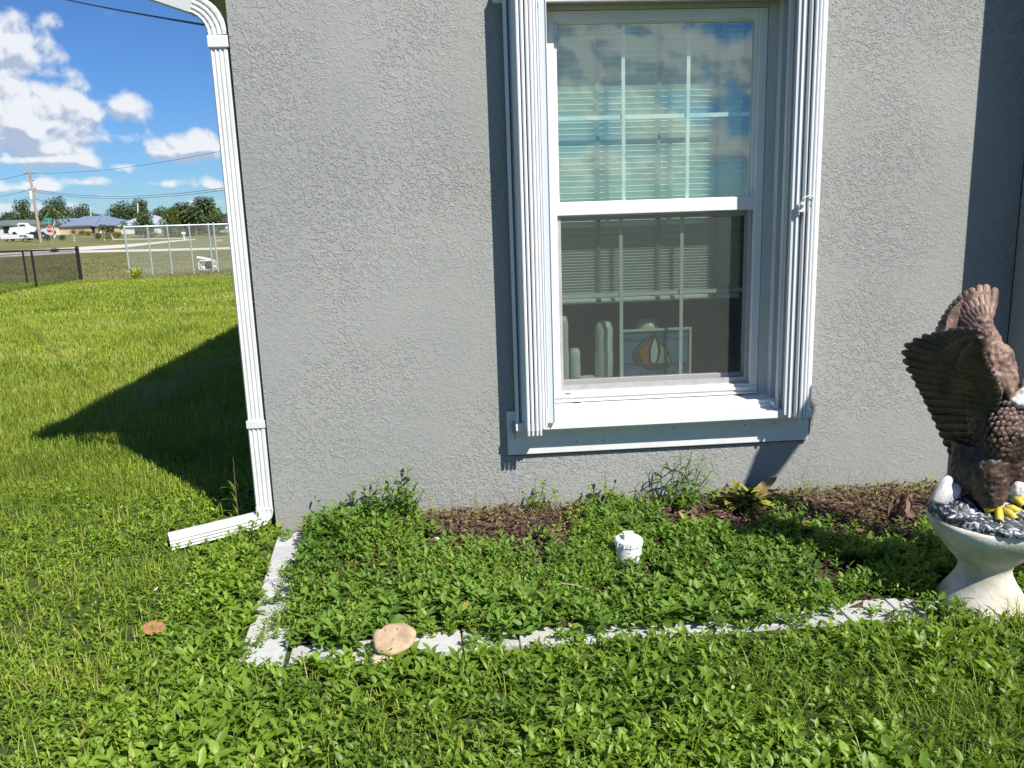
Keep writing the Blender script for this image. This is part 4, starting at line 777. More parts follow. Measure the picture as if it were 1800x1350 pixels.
e = MB(); bl_(1828, 676, -1.16, 27, .048, 27); bl_(1808, 700, -1.17, 26, .047, 20); bl_(1792, 706, -1.185, 18, .035, 12); ho = e.build('head', WHF, eg); remesh(ho, .006, ('VORONOI', .008, .018), 4)
e = MB(); e.tube([E(1852, 676, -1.16), E(1872, 680, -1.165), E(1884, 690, -1.17), E(1885, 702, -1.17)], [.022, .019, .012, .003], 10); e.build('beak', mat('beak_yellow', (.62, .42, .05), .35), eg, smooth=True)
e = MB(); e.ball(E(1840, 668, -1.197), .006); e.build('eye', mat('eye_dark', (.02, .02, .02), .1), eg, smooth=True)
# tail: white fan at the left of the feet
for k in range(6):
    t = k/5; e = MB(); a0 = E(lerp(1668, 1688, t), 838, -1.10+.02*t); a1 = E(lerp(1640, 1670, t), lerp(882, 890, t), -1.12+.01*t); e.tube([a0, a0.lerp(a1, .5), a1.lerp(a0, .06), a1], [.014, .018, .016, .008], 10, flat=.9); e.build('tail_feather', WHF, eg, smooth=True)
# lower legs and yellow toes with black claws
YEL = mat('toe_yellow', (.62, .50, .07), .5, .3, noise=.15, nscale=40); CLAW = mat('claw_black', (.015, .015, .02), .25)
e = MB(); bl_(1752, 884, -1.165, 13, .022, 14); q_ = e.build('leg', WHF, eg, smooth=True); remesh(q_, .004, ('CLOUDS', .008, .01), 1)
e = MB(); bl_(1790, 862, -1.10, 14, .025, 18); q_ = e.build('leg', WHF, eg, smooth=True); remesh(q_, .004, ('CLOUDS', .008, .01), 1)
def toe(u0, v0, u1, v1, y0, y1, r=.0125, claw=True):
    a, b__ = E(u0, v0, y0), E(u1, v1, y1); mid = a.lerp(b__, .5)+Vector((0, 0, .006)); e = MB(); e.tube([a, mid, b__.lerp(mid, .12), b__], [r*1.05, r*1.1, r, r*.6], 12); e.build('toe', YEL, eg, smooth=True)
    if claw: d = (b__-a).normalized(); e = MB(); e.tube([b__-d*.006, b__+d*.014+Vector((0, 0, .002)), b__+d*.026+Vector((0, 0, -.014))], [r*.85, r*.6, r*.1], 8); e.build('claw', CLAW, eg, smooth=True)
toe(1752, 896, 1730, 897, -1.18, -1.17, claw=False); toe(1755, 895, 1757, 917, -1.18, -1.245); toe(1762, 896, 1786, 914, -1.18, -1.24); toe(1768, 893, 1792, 900, -1.17, -1.19, claw=False)
toe(1782, 878, 1800, 890, -1.12, -1.16); toe(1786, 876, 1812, 884, -1.11, -1.13); toe(1782, 874, 1790, 876, -1.10, -1.10, claw=False)
# wings: curved sheet with overlapping feathers
def yn(u, v): return -1.15+(1757-u)/172*.30-(790-v)/215*.13
def wing(tips, roots, ytip, yroot, m, wpx, sheet_pts, thick=.010, nm='wing', rows=((1.0, 1.0), (.66, 1.1), (.42, 1.2))):
    near_ = ytip is None
    if not near_: sheet_pts = [(u, v, y_+.016) for u, v, y_ in sheet_pts]
    if near_: sheet_pts = [(u, v, yn(u, v)+.012) for u, v, _ in sheet_pts]; ytip = yroot = (0, 0)
    e = MB(); n = len(sheet_pts); f_ = [E(u, v, yy) for u, v, yy in sheet_pts]; bk = [p_+Vector((.010, .016, .004)) for p_ in f_]; c = sum(f_, Vector())/n; cb_ = sum(bk, Vector())/n
    e.add(f_+bk+[c, cb_], [(i, (i+1) % n, 2*n) for i in range(n)]+[(n+(i+1) % n, n+i, 2*n+1) for i in range(n)]+[(i, n+i, n+(i+1) % n, (i+1) % n) for i in range(n)])
    wo = e.build(nm, m, eg)
    for ri, (fr_, ws_) in enumerate(rows):
        for i, (u, v) in enumerate(tips):
            t = i/(len(tips)-1); j = t*(len(roots)-1); a = int(min(j, len(roots)-2)); ff = j-a; ru, rv_ = lerp(roots[a][0], roots[a+1][0], ff), lerp(roots[a][1], roots[a+1][1], ff)
            yt, yr = lerp(ytip[0], ytip[1], t), lerp(yroot[0], yroot[1], t); tu, tv, ty_ = lerp(ru, u, fr_), lerp(rv_, v, fr_), lerp(yr, yt, fr_)-.006*ri
            if near_: yr = yn(ru, rv_)+.0; ty_ = yn(tu, tv)-.005*ri; yt = yn(u, v)
            A_, B_ = E(ru, rv_, yr-.006*ri), E(tu, tv, ty_); mid = A_.lerp(B_, .5)+Vector((0, -.006, .004)); q = MB(); rr = pxr(wpx)/2*ws_
            un, vn = -(v-rv_), (u-ru); pn_ = E(ru+un*.3, rv_+vn*.3, yn(ru+un*.3, rv_+vn*.3) if near_ else yr); nrm_ = (B_-A_).cross(pn_-A_).normalized(); 
            q.tube([A_, mid, A_.lerp(B_, .86), A_.lerp(B_, .96), B_], [rr*.7, rr*.95, rr*.95, rr*.75, rr*.35], 8, flat=.55, up=nrm_); q.build('feather', m, wo, smooth=True)
    return wo
near_tips = [(1726, 581), (1712, 577), (1697, 576), (1682, 577), (1667, 579), (1652, 583), (1637, 587), (1621, 590), (1605, 597), (1590, 606), (1585, 619), (1587, 634), (1593, 649), (1602, 663), (1609, 677), (1617, 691), (1624, 706), (1631, 720), (1638, 735), (1645, 750), (1651, 764), (1658, 779), (1666, 794), (1676, 808)]
near_roots = [(1722, 598), (1725, 615), (1735, 640), (1752, 665), (1762, 690), (1752, 720), (1735, 760), (1722, 800)]
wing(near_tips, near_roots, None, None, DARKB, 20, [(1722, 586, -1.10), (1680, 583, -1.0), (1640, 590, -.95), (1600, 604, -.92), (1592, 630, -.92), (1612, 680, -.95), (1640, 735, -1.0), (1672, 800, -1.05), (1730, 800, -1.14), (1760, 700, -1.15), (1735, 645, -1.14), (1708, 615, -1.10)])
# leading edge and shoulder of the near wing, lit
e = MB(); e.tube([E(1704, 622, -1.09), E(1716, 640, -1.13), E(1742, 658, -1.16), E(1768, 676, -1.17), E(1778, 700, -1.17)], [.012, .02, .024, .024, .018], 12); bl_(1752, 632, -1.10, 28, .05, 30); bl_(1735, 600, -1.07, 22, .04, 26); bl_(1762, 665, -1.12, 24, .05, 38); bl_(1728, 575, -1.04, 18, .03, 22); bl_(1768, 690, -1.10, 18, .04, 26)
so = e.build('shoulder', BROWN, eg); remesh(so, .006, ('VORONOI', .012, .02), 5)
far_tips = [(1640, 588), (1645, 577), (1650, 566), (1656, 555), (1663, 545), (1670, 535), (1678, 526), (1687, 518), (1697, 511), (1708, 506), (1722, 501), (1734, 500), (1750, 506)]
far_roots = [(1705, 600), (1708, 590), (1712, 580), (1720, 572), (1728, 568), (1738, 566)]
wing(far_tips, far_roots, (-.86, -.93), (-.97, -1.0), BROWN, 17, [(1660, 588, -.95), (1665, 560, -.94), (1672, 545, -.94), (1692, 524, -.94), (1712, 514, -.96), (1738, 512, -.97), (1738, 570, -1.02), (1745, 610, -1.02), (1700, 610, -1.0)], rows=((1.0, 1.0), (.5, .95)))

# unseen caster added right of the frame, invented for the slanted wall foot shadow
def back(x, z, t): return Vector((x+.787*t, -t, z+t*SUN.z/-SUN.y))
e = MB(); e.tube([back(2.29, 0, 1.62)*1+Vector((0, 0, -1.62*SUN.z/-SUN.y)), back(2.335, .06, 1.56), back(2.43, .22, 1.42), back(2.56, .42, 1.28), back(2.60, .50, 1.25)], [.07, .068, .082, .092, .06], 14)
lp_ = e.build('shadow_caster', mat('caster_brown', (.22, .17, .12), .8, noise=.4, nscale=20), smooth=True)
tag(lp_, 'added unseen leaning caster beside the eagle that throws the slanted shadow on the wall', 'post')

# ------------------------------------------------------------------ background
def depth_pt(px, py, dep): return DP(px, py, dep)
def base_at(px, dep):
    """ground point in the column of px at the given depth"""
    p = DP(px, 400, dep); 
    for _ in range(3):
        z = gz(p.y); d = p-CAM; py = 675-FPX*((p.x-CAM.x)*Uv.x+(p.y-CAM.y)*Uv.y+(z-CAM.z)*Uv.z)/dep; p = DP(px, py, dep)
    p.z = gz(p.y); return p
def m_at(npx, dep): return npx*dep/FPX
ROADM = mat('pale_gravel_road', (.62, .57, .50), .9, .2, noise=.12, nscale=1.2)
def road(top, bot, label):
    e = MB(); n = 24; vs = []
    def itp(pl, x): return float(np.interp(x, [q[0] for q in pl], [q[1] for q in pl]))
    x0, x1 = top[0][0], top[-1][0]
    for i in range(n+1):
        x = lerp(x0, x1, i/n)
        for pl in (bot, top): q = GP(x, itp(pl, x)); vs.append((q.x, q.y, q.z+.02))
    e.add(vs, [(2*i, 2*i+2, 2*i+3, 2*i+1) for i in range(n)]); return tag(e.build('road', ROADM), kind='structure')
road([(-120, 449), (0, 442.5), (145, 434), (215, 430), (335, 420.5), (345, 420)], [(-120, 456), (0, 449), (145, 440), (215, 436), (300, 426), (345, 421)], 'r')
road([(-120, 455), (0, 450.5), (145, 440.5), (300, 437.5), (460, 433.5)], [(-120, 458), (0, 453), (145, 444.5), (300, 441.5), (460, 437.5)], 'r')
road([(200, 420.3), (330, 418.6)], [(200, 421.6), (330, 419.8)], 'r')

# --- wire fences
def chain(mb, a, b, z0a, z0b, h, sp, r):
    """diagonal wires both ways between a and b"""
    a = Vector((a[0], a[1], 0)); b = Vector((b[0], b[1], 0)); Lh = (b-a).length; d = (b-a)/Lh; s = Vector((-d.y, d.x, 0)); k = -h
    def pt(u, z, off=0): return a+d*u+Vector((0, 0, lerp(z0a, z0b, u/Lh)+z))+s*off
    while k < Lh:
        for sg_ in (1, -1):
            u0, z0, u1, z1 = (k, 0, k+h, h) if sg_ > 0 else (k, h, k+h, 0)
            if u0 < 0: z0 += sg_*(0-u0); u0 = 0
            if u1 > Lh: z1 -= sg_*(u1-Lh); u1 = Lh
            if u1-u0 < .02: continue
            p0, p1 = pt(u0, z0, sg_*r), pt(u1, z1, sg_*r); t = (p1-p0).normalized(); n1 = t.cross(s).normalized()*r; n2 = s*r
            mb.add([p0-n1, p0+n1, p0+n2, p1-n1, p1+n1, p1+n2], [(0, 1, 4, 3), (1, 2, 5, 4), (2, 0, 3, 5)])
        k += sp
def fence(name, label, pts, posts, h, m, sp, r, pr, rail, lowrail=False):
    f_ = thing(name, label, 'fence', pts[0]); 
    for (a, b) in zip(pts[:-1], pts[1:]):
        e = MB(); chain(e, a, b, a.z+.03, b.z+.03, h-.06, sp, r); o = e.build('wire_mesh', m, f_); o['kind'] = 'stuff'
        e = MB(); e.tube([a+Vector((0, 0, h)), b+Vector((0, 0, h))], rail, 8); e.build('rail', m, f_)
    for (q, hh_, rr) in posts:
        e = MB(); e.tube([q, q+Vector((0, 0, hh_))], rr, 10); e.ball(q+Vector((0, 0, hh_)), rr*1.15, 10, 6); e.build('post', m, f_)
    return f_
BLKM = mat('black_coated_steel', (.012, .012, .013), .5); GALV = mat('galvanised_steel', (.42, .47, .46), .45, metal=.3)
c0 = GP(143, 493); pA = GP(65, 508); pB = GP(48, 497); pC = GP(-40, 533)
dA = (pA-c0); pA2 = c0+dA*3.1; pB2 = c0+(pB-c0)*3.2
for q in (pA2, pB2): q.z = gz(q.y)
fence('black_wire_fence', 'black chain link fence forming a corner at the left of the lawn', [pA2, c0, pB2], [(c0, 1.17, .06), (pA, 1.12, .032), (pB, 1.12, .032), (c0+dA*2.1, 1.12, .032)], 1.13, BLKM, .075, .0028, .03, .024)
gpx = [(228, 487), (268.5, 482), (303, 477.5), (341, 474), (372, 471.5), (382, 478), (425, 474)]; gp_ = [GP(u, v) for u, v in gpx]
gs = gp_[0]; ge = GP(384, 478); gd = (ge-gs); posts = []
for u in (228, 268.5, 303, 341, 375, 384):
    # where the post's column crosses the fence line
    r_ = ray(u, 480); A_ = np.array([[r_.x, -gd.x], [r_.y, -gd.y]]); s_ = np.linalg.solve(A_, np.array([gs.x-CAM.x, gs.y-CAM.y])); q = gs+gd*s_[1]; q.z = gz(q.y); posts.append(q)
gend = gs+gd*1.9; gend.z = gz(gend.y)
fence('grey_wire_fence', 'tall galvanised chain link fence behind the lawn left of the downspout', [gs, gend], [(q, 1.9, .034 if i in (0, 5) else .026) for i, q in enumerate(posts)]+[(gs+gd*1.35, 1.9, .03)], 1.86, GALV, .095, .0030, .03, .026)
# --- white framed pump
DMET = mat('dark_engine', (.03, .03, .03), .4); WMET = mat('white_tube', (.72, .72, .70), .4)
q = GP(366, 474); pm = thing('pump', 'small engine pump in a white tube frame standing by the grey fence', 'pump', q); s_ = m_at(1, 30.5)
xr = Vector((Rv.x, Rv.y, 0)).normalized(); yr = Vector((-xr.y, xr.x, 0))
def lp3(a, b, c): return q+xr*(a*s_)+yr*(b*s_)+Vector((0, 0, c*s_))
for off in (-6, 6):
    e = MB(); e.tube([lp3(-16, off, 0), lp3(-16, off, 15), lp3(-13, off, 18.5), lp3(13, off, 18.5), lp3(15, off, 16), lp3(15, off, 0), lp3(-16, off, 0)], .022, 8); e.build('frame', WMET, pm)
for a_, c_ in ((-16, 1), (15, 1), (-13, 18.5), (13, 18.5)):
    e = MB(); e.tube([lp3(a_, -6, c_), lp3(a_, 6, c_)], .02, 8); e.build('frame', WMET, pm)
e = MB(); e.ball(lp3(2, 0, 9), (8.5*s_, 6*s_, 7*s_)); e.build('engine', DMET, pm); e = MB(); e.ball(lp3(3, -1, 20), (6*s_, 5*s_, 3*s_)); e.build('fuel_tank', WMET, pm)
e = MB(); e.ball(lp3(-8, -1, 4), (4*s_, 3*s_, 4*s_)); e.build('pump_housing', WMET, pm); e = MB(); e.box(-3*s_, 8*s_, -3*s_, 3*s_, 0, 3*s_); o = e.build('engine_block', DMET, None); o.parent = pm; o.location = (0, 0, 2*s_)
e = MB(); e.tube([lp3(2, 0, 20), lp3(-8, 0, 23), lp3(-20, 0, 25)], .06, 10); e.build('hose', WMET, pm)
e = MB(); e.tube([lp3(14, -6, 6), lp3(19, -7, 6)], .05, 8); e.build('outlet', WMET, pm)
# yellow-green bush at the fence
def foliage_blob(parent, name, lobes, n, size, m, tb=.5):
    """leaf clumps spread through overlapping lobes"""
    cs = np.array([l[:3] for l in lobes]); rs = np.array([l[3:6] for l in lobes]); wts = rs.prod(1)**(2/3); wts /= wts.sum(); idx = rng.choice(len(lobes), n, p=wts); d = norm(rng.normal(size=(n, 3))); rad = rng.random(n)**.33
    sub = norm(rng.normal(size=(n, 3)))*.12; P = cs[idx]+(d*rad[:, None]+sub)*rs[idx]
    D = norm(d+rng.normal(0, .8, (n, 3))); Nn = norm(d+np.array([[0, 0, .6]])+rng.normal(0, .5, (n, 3)))
    return leaves(name, P, D, Nn, size*rng.uniform(.6, 1.4, n), size*.7*rng.uniform(.6, 1.3, n), tb+rng.normal(0, .18, n), m, seg=4, parent=parent)
def bush(px, dep, wpx, hpx, label, m, n=500, name='bush', cat='bush', grp=None, size=None, tb=.5):
    b0 = base_at(px, dep); r = thing(name, label, cat, b0, grp); w_, h_ = m_at(wpx, dep)/2, m_at(hpx, dep)
    lob = [(b0.x+random.uniform(-.4, .4)*w_, b0.y+random.uniform(-.3, .3)*w_, b0.z+h_*random.uniform(.35, .65), w_*random.uniform(.45, .65), w_*.5, h_*random.uniform(.3, .42)) for _ in range(6)]
    foliage_blob(r, 'crown', lob, n, size or max(.12, m_at(1.6, dep)), m, tb); return r
b0 = GP(240, 490); r = thing('bush', 'small yellow green bush at the foot of the grey fence post', 'bush', b0)
n = 110; az = rng.random(n)*2*PI; D = np.stack([np.cos(az), np.sin(az), rng.uniform(.5, 2, n)], 1)
leaves('leaf_mass', np.tile(np.array(b0), (n, 1))+rng.normal(0, .06, (n, 3))+D*rng.uniform(.0, .14, n)[:, None], D, np.tile([[0, 0, 1.]], (n, 1))+rng.normal(0, .3, (n, 3)), rng.uniform(.16, .30, n), np.full(n, .06), rng.uniform(.3, 1, n), leaf_mat('bush_leaf', (.14, .18, .02), (.38, .40, .05), None, .3), seg=4, parent=r)

# --- houses
def hip_house(px0, px1, dep, eave_py, ridge_py, rpx0, rpx1, label, wallm, roofm, name='house', deep=12, base_py=411, fascia=None, wins=()):
    A_ = DP(px0, eave_py, dep); B_ = DP(px1, eave_py, dep); ze = (A_.z+B_.z)/2; rz = DP((rpx0+rpx1)/2, ridge_py, dep).z; d = (B_-A_); d.z = 0; L_ = d.length; d.normalize(); s = Vector((-d.y, d.x, 0)); zb = gz(A_.y)-.3
    h = thing(name, label, 'house', (A_.x, A_.y, zb)); o0 = Vector((A_.x, A_.y, 0)); ov = .5
    def P3(u, v, z): return o0+d*u+s*v+Vector((0, 0, z))
    e = MB(); e.add([P3(ov, 0, zb), P3(L_-ov, 0, zb), P3(L_-ov, deep, zb), P3(ov, deep, zb), P3(ov, 0, ze), P3(L_-ov, 0, ze), P3(L_-ov, deep, ze), P3(ov, deep, ze)], [(0, 1, 5, 4), (1, 2, 6, 5), (2, 3, 7, 6), (3, 0, 4, 7), (4, 5, 6, 7)]); e.build('wall', wallm, h)
    k0 = (rpx0-px0)/(px1-px0)*L_; k1 = (rpx1-px0)/(px1-px0)*L_
    e = MB(); e.add([P3(0, -ov, ze), P3(L_, -ov, ze), P3(L_, deep+ov, ze), P3(0, deep+ov, ze), P3(k0, deep/2, rz), P3(k1, deep/2, rz), P3(0, -ov, ze-.25), P3(L_, -ov, ze-.25), P3(L_, deep+ov, ze-.25), P3(0, deep+ov, ze-.25)],
                    [(0, 1, 5, 4), (1, 2, 5), (2, 3, 4, 5), (3, 0, 4), (6, 7, 1, 0), (7, 8, 2, 1), (8, 9, 3, 2), (9, 6, 0, 3), (9, 8, 7, 6)]); e.build('roof', roofm, h)
    for (u0, u1, z0, z1, kind, mm_) in wins:
        e = MB(); uu0, uu1 = (u0-px0)/(px1-px0)*L_, (u1-px0)/(px1-px0)*L_; e.add([P3(uu, vv, zz) for zz in (ze-z1, ze-z0) for vv in (-.06, .01) for uu in (uu0, uu1)], [(0, 1, 5, 4), (2, 6, 7, 3), (0, 4, 6, 2), (1, 3, 7, 5), (4, 5, 7, 6), (0, 2, 3, 1)]); e.build(kind, mm_, h)
    return h
BRF = mat('blue_grey_metal_roof', (.20, .25, .34), .45, .5, noise=.1, nscale=.4); TANW = mat('tan_wall', (.52, .40, .26), .8); GRF = mat('grey_green_roof', (.15, .18, .16), .8, noise=.2, nscale=.6); WHW = mat('white_wall', (.62, .60, .56), .8); DRKW = mat('dark_opening', (.03, .03, .035), .4); CRW = mat('cream_trim', (.66, .60, .48), .7)
hip_house(98, 214, 205, 396.5, 380, 128, 168, 'tan house with long blue grey metal hip roof behind the stop sign', TANW, BRF, wins=[(132, 150, .3, 2.3, 'window', DRKW), (155, 166, .3, 2.6, 'door', DRKW), (140, 142.5, .1, 2.6, 'column', CRW), (168, 172, .1, 2.6, 'column', CRW), (186, 200, .2, 1.9, 'window', DRKW), (174, 184, .1, 2.6, 'panel', CRW)])
hip_house(45, 130, 196, 397.5, 384.5, 72, 112, 'lower garage wing with blue grey roof beside the tan house', TANW, BRF, name='garage', wins=[(50, 78, .3, 2.6, 'garage_door', DRKW)])
hip_house(-60, 60, 185, 396, 387, -20, 26, 'low house with grey green roof at the left edge', WHW, GRF, wins=[(5, 20, .3, 1.8, 'window', DRKW), (30, 38, .3, 2.3, 'door', DRKW)])
hip_house(208, 292, 180, 395, 376, 240, 248, 'white house with pale pitched roof half hidden by a round dark tree', WHW, mat('pale_roof', (.36, .40, .46), .6), deep=10, wins=[(236, 250, .3, 1.8, 'window', DRKW), (212, 226, .3, 2.0, 'garage_door', CRW)])
hip_house(372, 470, 170, 389, 372, 400, 440, 'house with dark slate roof behind the downspout', WHW, mat('dark_slate', (.06, .055, .06), .7), deep=12, wins=[(385, 395, .3, 1.6, 'window', DRKW)])
# porch gable of the white house
# --- trees
BARK = mat('bark', (.13, .10, .075), .9, noise=.3, nscale=3); PBARK = mat('pale_palm_bark', (.50, .46, .40), .8, noise=.2, nscale=2)
def tree(px, dep, wpx, top_py, label, m=CROWN, n=900, crown_from=.35, name='tree', group='trees along the far side of the field', lobes_n=9, size=None, tb=.5):
    b0 = base_at(px, dep); topz = DP(px, top_py, dep).z; H_ = topz-b0.z; w_ = m_at(wpx, dep)/2; r = thing(name, label, 'tree', b0, None)
    e = MB(); e.tube([b0-Vector((0, 0, .3)), b0+Vector((.1, 0, H_*.35)), b0+Vector((-.1, 0, H_*.7))], [H_*.03, H_*.022, H_*.01], 8)
    lob = []
    for i in range(lobes_n):
        a = i*2.4; t = crown_from+(.92-crown_from)*((i+.5)/lobes_n); rad = w_*(.62 if t < .7 else .4)*random.uniform(.6, 1.0); c = b0+Vector((math.cos(a)*rad, math.sin(a)*rad*.8, H_*min(t, .88))); lob.append((c.x, c.y, c.z, w_*random.uniform(.42, .62), w_*.5, H_*random.uniform(.13, .20)))
        e.tube([b0+Vector((0, 0, H_*t*.55)), c], [H_*.010, H_*.004], 5, cap=False)
    e.build('trunk', BARK, r); foliage_blob(r, 'crown', lob, int(n*2.2), size or m_at(2.8, dep), m, tb); return r
for a in ((46, 225, 34, 351, 'dark round topped oak left of the leaning utility pole', CROWN, 900, .3), (66, 240, 50, 372, 'low spreading tree behind the utility pole', CROWN, 700, .2), (22, 235, 34, 374, 'small dark tree behind the green roofed house', CROWN, 600, .2),
          (103, 230, 52, 349, 'large dense oak with ragged top behind the palm', CROWN, 1500, .25), (120, 240, 40, 366, 'shoulder tree right of the large dense oak', CROWN, 700, .2), (147, 245, 42, 361, 'broad dark pine behind the blue roof ridge', CROWN, 900, .25), (170, 250, 34, 377, 'low tree behind the right end of the blue roof', CROWN, 500, .2),
          (215, 230, 48, 357, 'dark pine left of the white house roof', CROWN, 1100, .3), (252, 225, 30, 351, 'tall rounded pine behind the white house', CROWN, 800, .45), (237, 230, 28, 366, 'pine between the two taller pines over the white house', CROWN, 500, .3), (284, 215, 24, 365, 'small dark tree right of the white house', CROWN, 500, .3),
          (255, 150, 42, 373, 'round dense dark green tree in front of the white house', CROWN, 1300, .12), (302, 150, 42, 366, 'yellow green leafy tree left of the cabbage palms', CROWNL, 1200, .1), (378, 150, 40, 377, 'dark shrub like tree right of the cabbage palms', CROWN, 900, .1), (345, 160, 60, 385, 'low dark tree under the cabbage palms', CROWN, 900, .1),
          (-8, 235, 22, 370, 'tree cut by the left edge of the picture', CROWN, 400, .3)):
    tree(a[0], a[1], a[2], a[3], a[4], a[5], a[6], a[7])
e = None
def palm(px, dep, top_py, label, trunk_r, crown_r, nf=26, droop=1.0, base_py=None, bark=PBARK, frond_w=.5, m=PALM, skirt=0, lean=0):
    b0 = base_at(px, dep); topz = DP(px, top_py, dep).z; H_ = topz-b0.z-crown_r*.5; r = thing('palm_tree', label, 'palm tree', b0); top = b0+Vector((lean, 0, H_))
    e = MB(); e.tube([b0-Vector((0, 0, .2)), b0+Vector((0, 0, H_*.12)), b0+Vector((lean*.5, 0, H_*.5)), top], [trunk_r*1.5, trunk_r, trunk_r*.85, trunk_r*.7], 10); e.build('trunk', bark, r)
    Ps, Ds, Ns, Ls, Ws = [], [], [], [], []
    for k in range(nf+skirt):
        a = k*2.4; el = lerp(1.3, -.5, k/(nf+skirt-1)) if not skirt else lerp(1.3, -1.1, k/(nf+skirt-1)); d = Vector((math.cos(a)*math.cos(el), math.sin(a)*math.cos(el), math.sin(el))); prev = top.copy(); L_ = crown_r*random.uniform(.8, 1.1)
        for j in range(7):
            t = (j+1)/7; q_ = top+d*L_*t+Vector((0, 0, -droop*.55*L_*t*t)); seg_ = q_-prev
            for sgn in (-1, 1):
                side = seg_.cross(Vector((0, 0, 1))).normalized()*sgn; dd = seg_.normalized()*.7+side*.8+Vector((0, 0, -.45)); Ps.append(prev); Ds.append(dd); Ns.append((0, 0, 1)); Ls.append(L_*frond_w*(1-.4*t)); Ws.append(L_*.14)
            prev = q_
    n = len(Ps); leaves('crown', np.array([tuple(p_) for p_ in Ps]), np.array([tuple(p_) for p_ in Ds]), np.array(Ns, float)+rng.normal(0, .2, (n, 3)), np.array(Ls), np.array(Ws), rng.uniform(.1, .9, n), m, seg=4, parent=r); return r
palm(97, 165, 354, 'tall palm with pale trunk beside the stop sign', .32, 3.2, nf=24, droop=1.5, frond_w=.4)
palm(328, 155, 357, 'bushy cabbage palm in the middle of the clump', .25, 2.6, nf=34, skirt=16, frond_w=.5, droop=.5, bark=BARK)
palm(318, 158, 364, 'cabbage palm at the left of the clump', .25, 2.2, nf=34, skirt=16, frond_w=.5, droop=.5, bark=BARK)
palm(345, 152, 366, 'lower cabbage palm at the right of the clump', .25, 2.0, nf=34, skirt=16, frond_w=.5, droop=.5, bark=BARK)
palm(363, 158, 348, 'tallest cabbage palm with round crown right of the clump', .28, 2.7, nf=40, skirt=20, frond_w=.5, droop=.5, bark=BARK)
palm(183, 140, 392, 'young palm with pale stem on the tan house lawn', .12, 1.4, nf=12)
palm(199, 140, 394, 'slim leaning young palm right of its pale neighbour', .09, 1.1, nf=10, lean=-.5)
palm(221, 140, 387, 'thin palm beside the grey fence corner post', .09, 1.2, nf=10)
palm(131, 140, 402, 'knee high young palm on the lawn near the stop sign', .09, .9, nf=9)
SHR = leaf_mat('mixed_shrub', (.10, .10, .02), (.28, .22, .05), None, .2)
for px, dep, w_, h_, lb, m_ in ((110, 150, 17, 11, 'round clipped hedge ball in front of the tan garage', CROWN), (146, 180, 20, 10, 'light green shrub by the tan house porch', CROWNL), (156, 178, 14, 8, 'reddish shrub by the porch column', SHR), (191, 150, 22, 13, 'yellowish shrub around the young palms', SHR), (206, 150, 20, 13, 'green shrub right of the young palms', CROWNL), (172, 152, 16, 10, 'dark shrub left of the young palms', CROWN),
                               (84, 152, 24, 10, 'dark shrubbery at the foot of the stop sign', CROWN), (60, 190, 26, 12, 'green hedge in front of the dark garage opening', CROWN), (35, 182, 30, 12, 'hedge behind the parked white vehicles', CROWN), (96, 88, 16, 7, 'wispy weed clump at the edge of the gravel road', CROWNL)):
    bush(px, dep, w_, h_, lb, m_, 420)
# far wood closing the horizon
n = 9000; u = rng.uniform(-250, 520, n); dep = rng.uniform(330, 420, n); P = []
for k in range(n):
    d = ray(u[k], 400); q_ = CAM+d*dep[k]; P.append((q_.x, q_.y, -1.0+max(0, rng.random())**.7*(4.2+1.6*math.sin(u[k]*.09)+1.2*math.sin(u[k]*.037))))
P = np.array(P); leaves('far_woods', P, norm(rng.normal(size=(n, 3))), norm(rng.normal(size=(n, 3))+[[0, -1, 1]]), np.full(n, 2.2), np.full(n, 1.8), rng.uniform(.1, .8, n), CROWN, seg=4)
tag(bpy.data.objects['far_woods'], 'distant dark tree line along the horizon', 'woods', kind='stuff')

# --- utility pole, lines
pb_ = base_at(72, 140); ptp = DP(51.5, 300, 140); up_ = thing('utility_pole', 'leaning weathered wooden utility pole with crossarms beside the road', 'utility pole', pb_)
WOODP = mat('pole_wood', (.34, .26, .20), .9, noise=.2, nscale=1)
e = MB(); e.tube([pb_-Vector((0, 0, .3)), ptp], [.26, .17], 10); e.build('shaft', WOODP, up_)
def onp(t): return pb_.lerp(ptp, t)
for t, wd in ((.965, 1.0), (.86, .5), (.74, .6)):
    e = MB(); c = onp(t); e.tube([c-xr*wd, c+xr*wd], .09, 6); e.build('crossarm', WOODP, up_)
    for sgn in (-1, 1): e = MB(); e.lathe(c+xr*(wd*.9*sgn), [(.06, .05), (.12, .15), (.06, .25), (.12, .32), (.04, .42)], 8); e.build('insulator', mat('insulator', (.45, .42, .40), .3), up_)
e = MB(); e.lathe(onp(.60)-xr*.45, [(.25, 0), (.28, .05), (.28, 1.3), (.2, 1.4)], 12); e.build('transformer', mat('pale_grey_paint', (.6, .62, .62), .5), up_)
WIRE = mat('black_wire', (.01, .01, .012), .6)
def wire(p0, p1, sag, r, label, n=14):
    pts = [p0.lerp(p1, i/n)-Vector((0, 0, sag*4*(i/n)*(1-i/n))) for i in range(n+1)]; e = MB(); e.tube(pts, r, 5); return tag(e.build('power_line', WIRE), label, 'power line', group='power lines')
wire(onp(.965), DP(470, 247, 90), 1.0, .022, 'upper power line rising right from the pole top'); wire(onp(.74), DP(470, 318, 90), 1.4, .026, 'middle power line rising right from the pole'); wire(onp(.735)+Vector((0, 0, -.25)), DP(470, 322, 90), 1.4, .026, 'lower twin of the middle power line')
wire(onp(.965), DP(-150, 320, 200), 1.2, .03, 'power line leaving the pole top to the left'); wire(onp(.74), DP(-150, 350, 200), 1.2, .03, 'power line leaving the pole middle to the left')
wire(onp(.62), DP(200, 378, 230), .8, .04, 'service line sagging from the pole to the far houses')
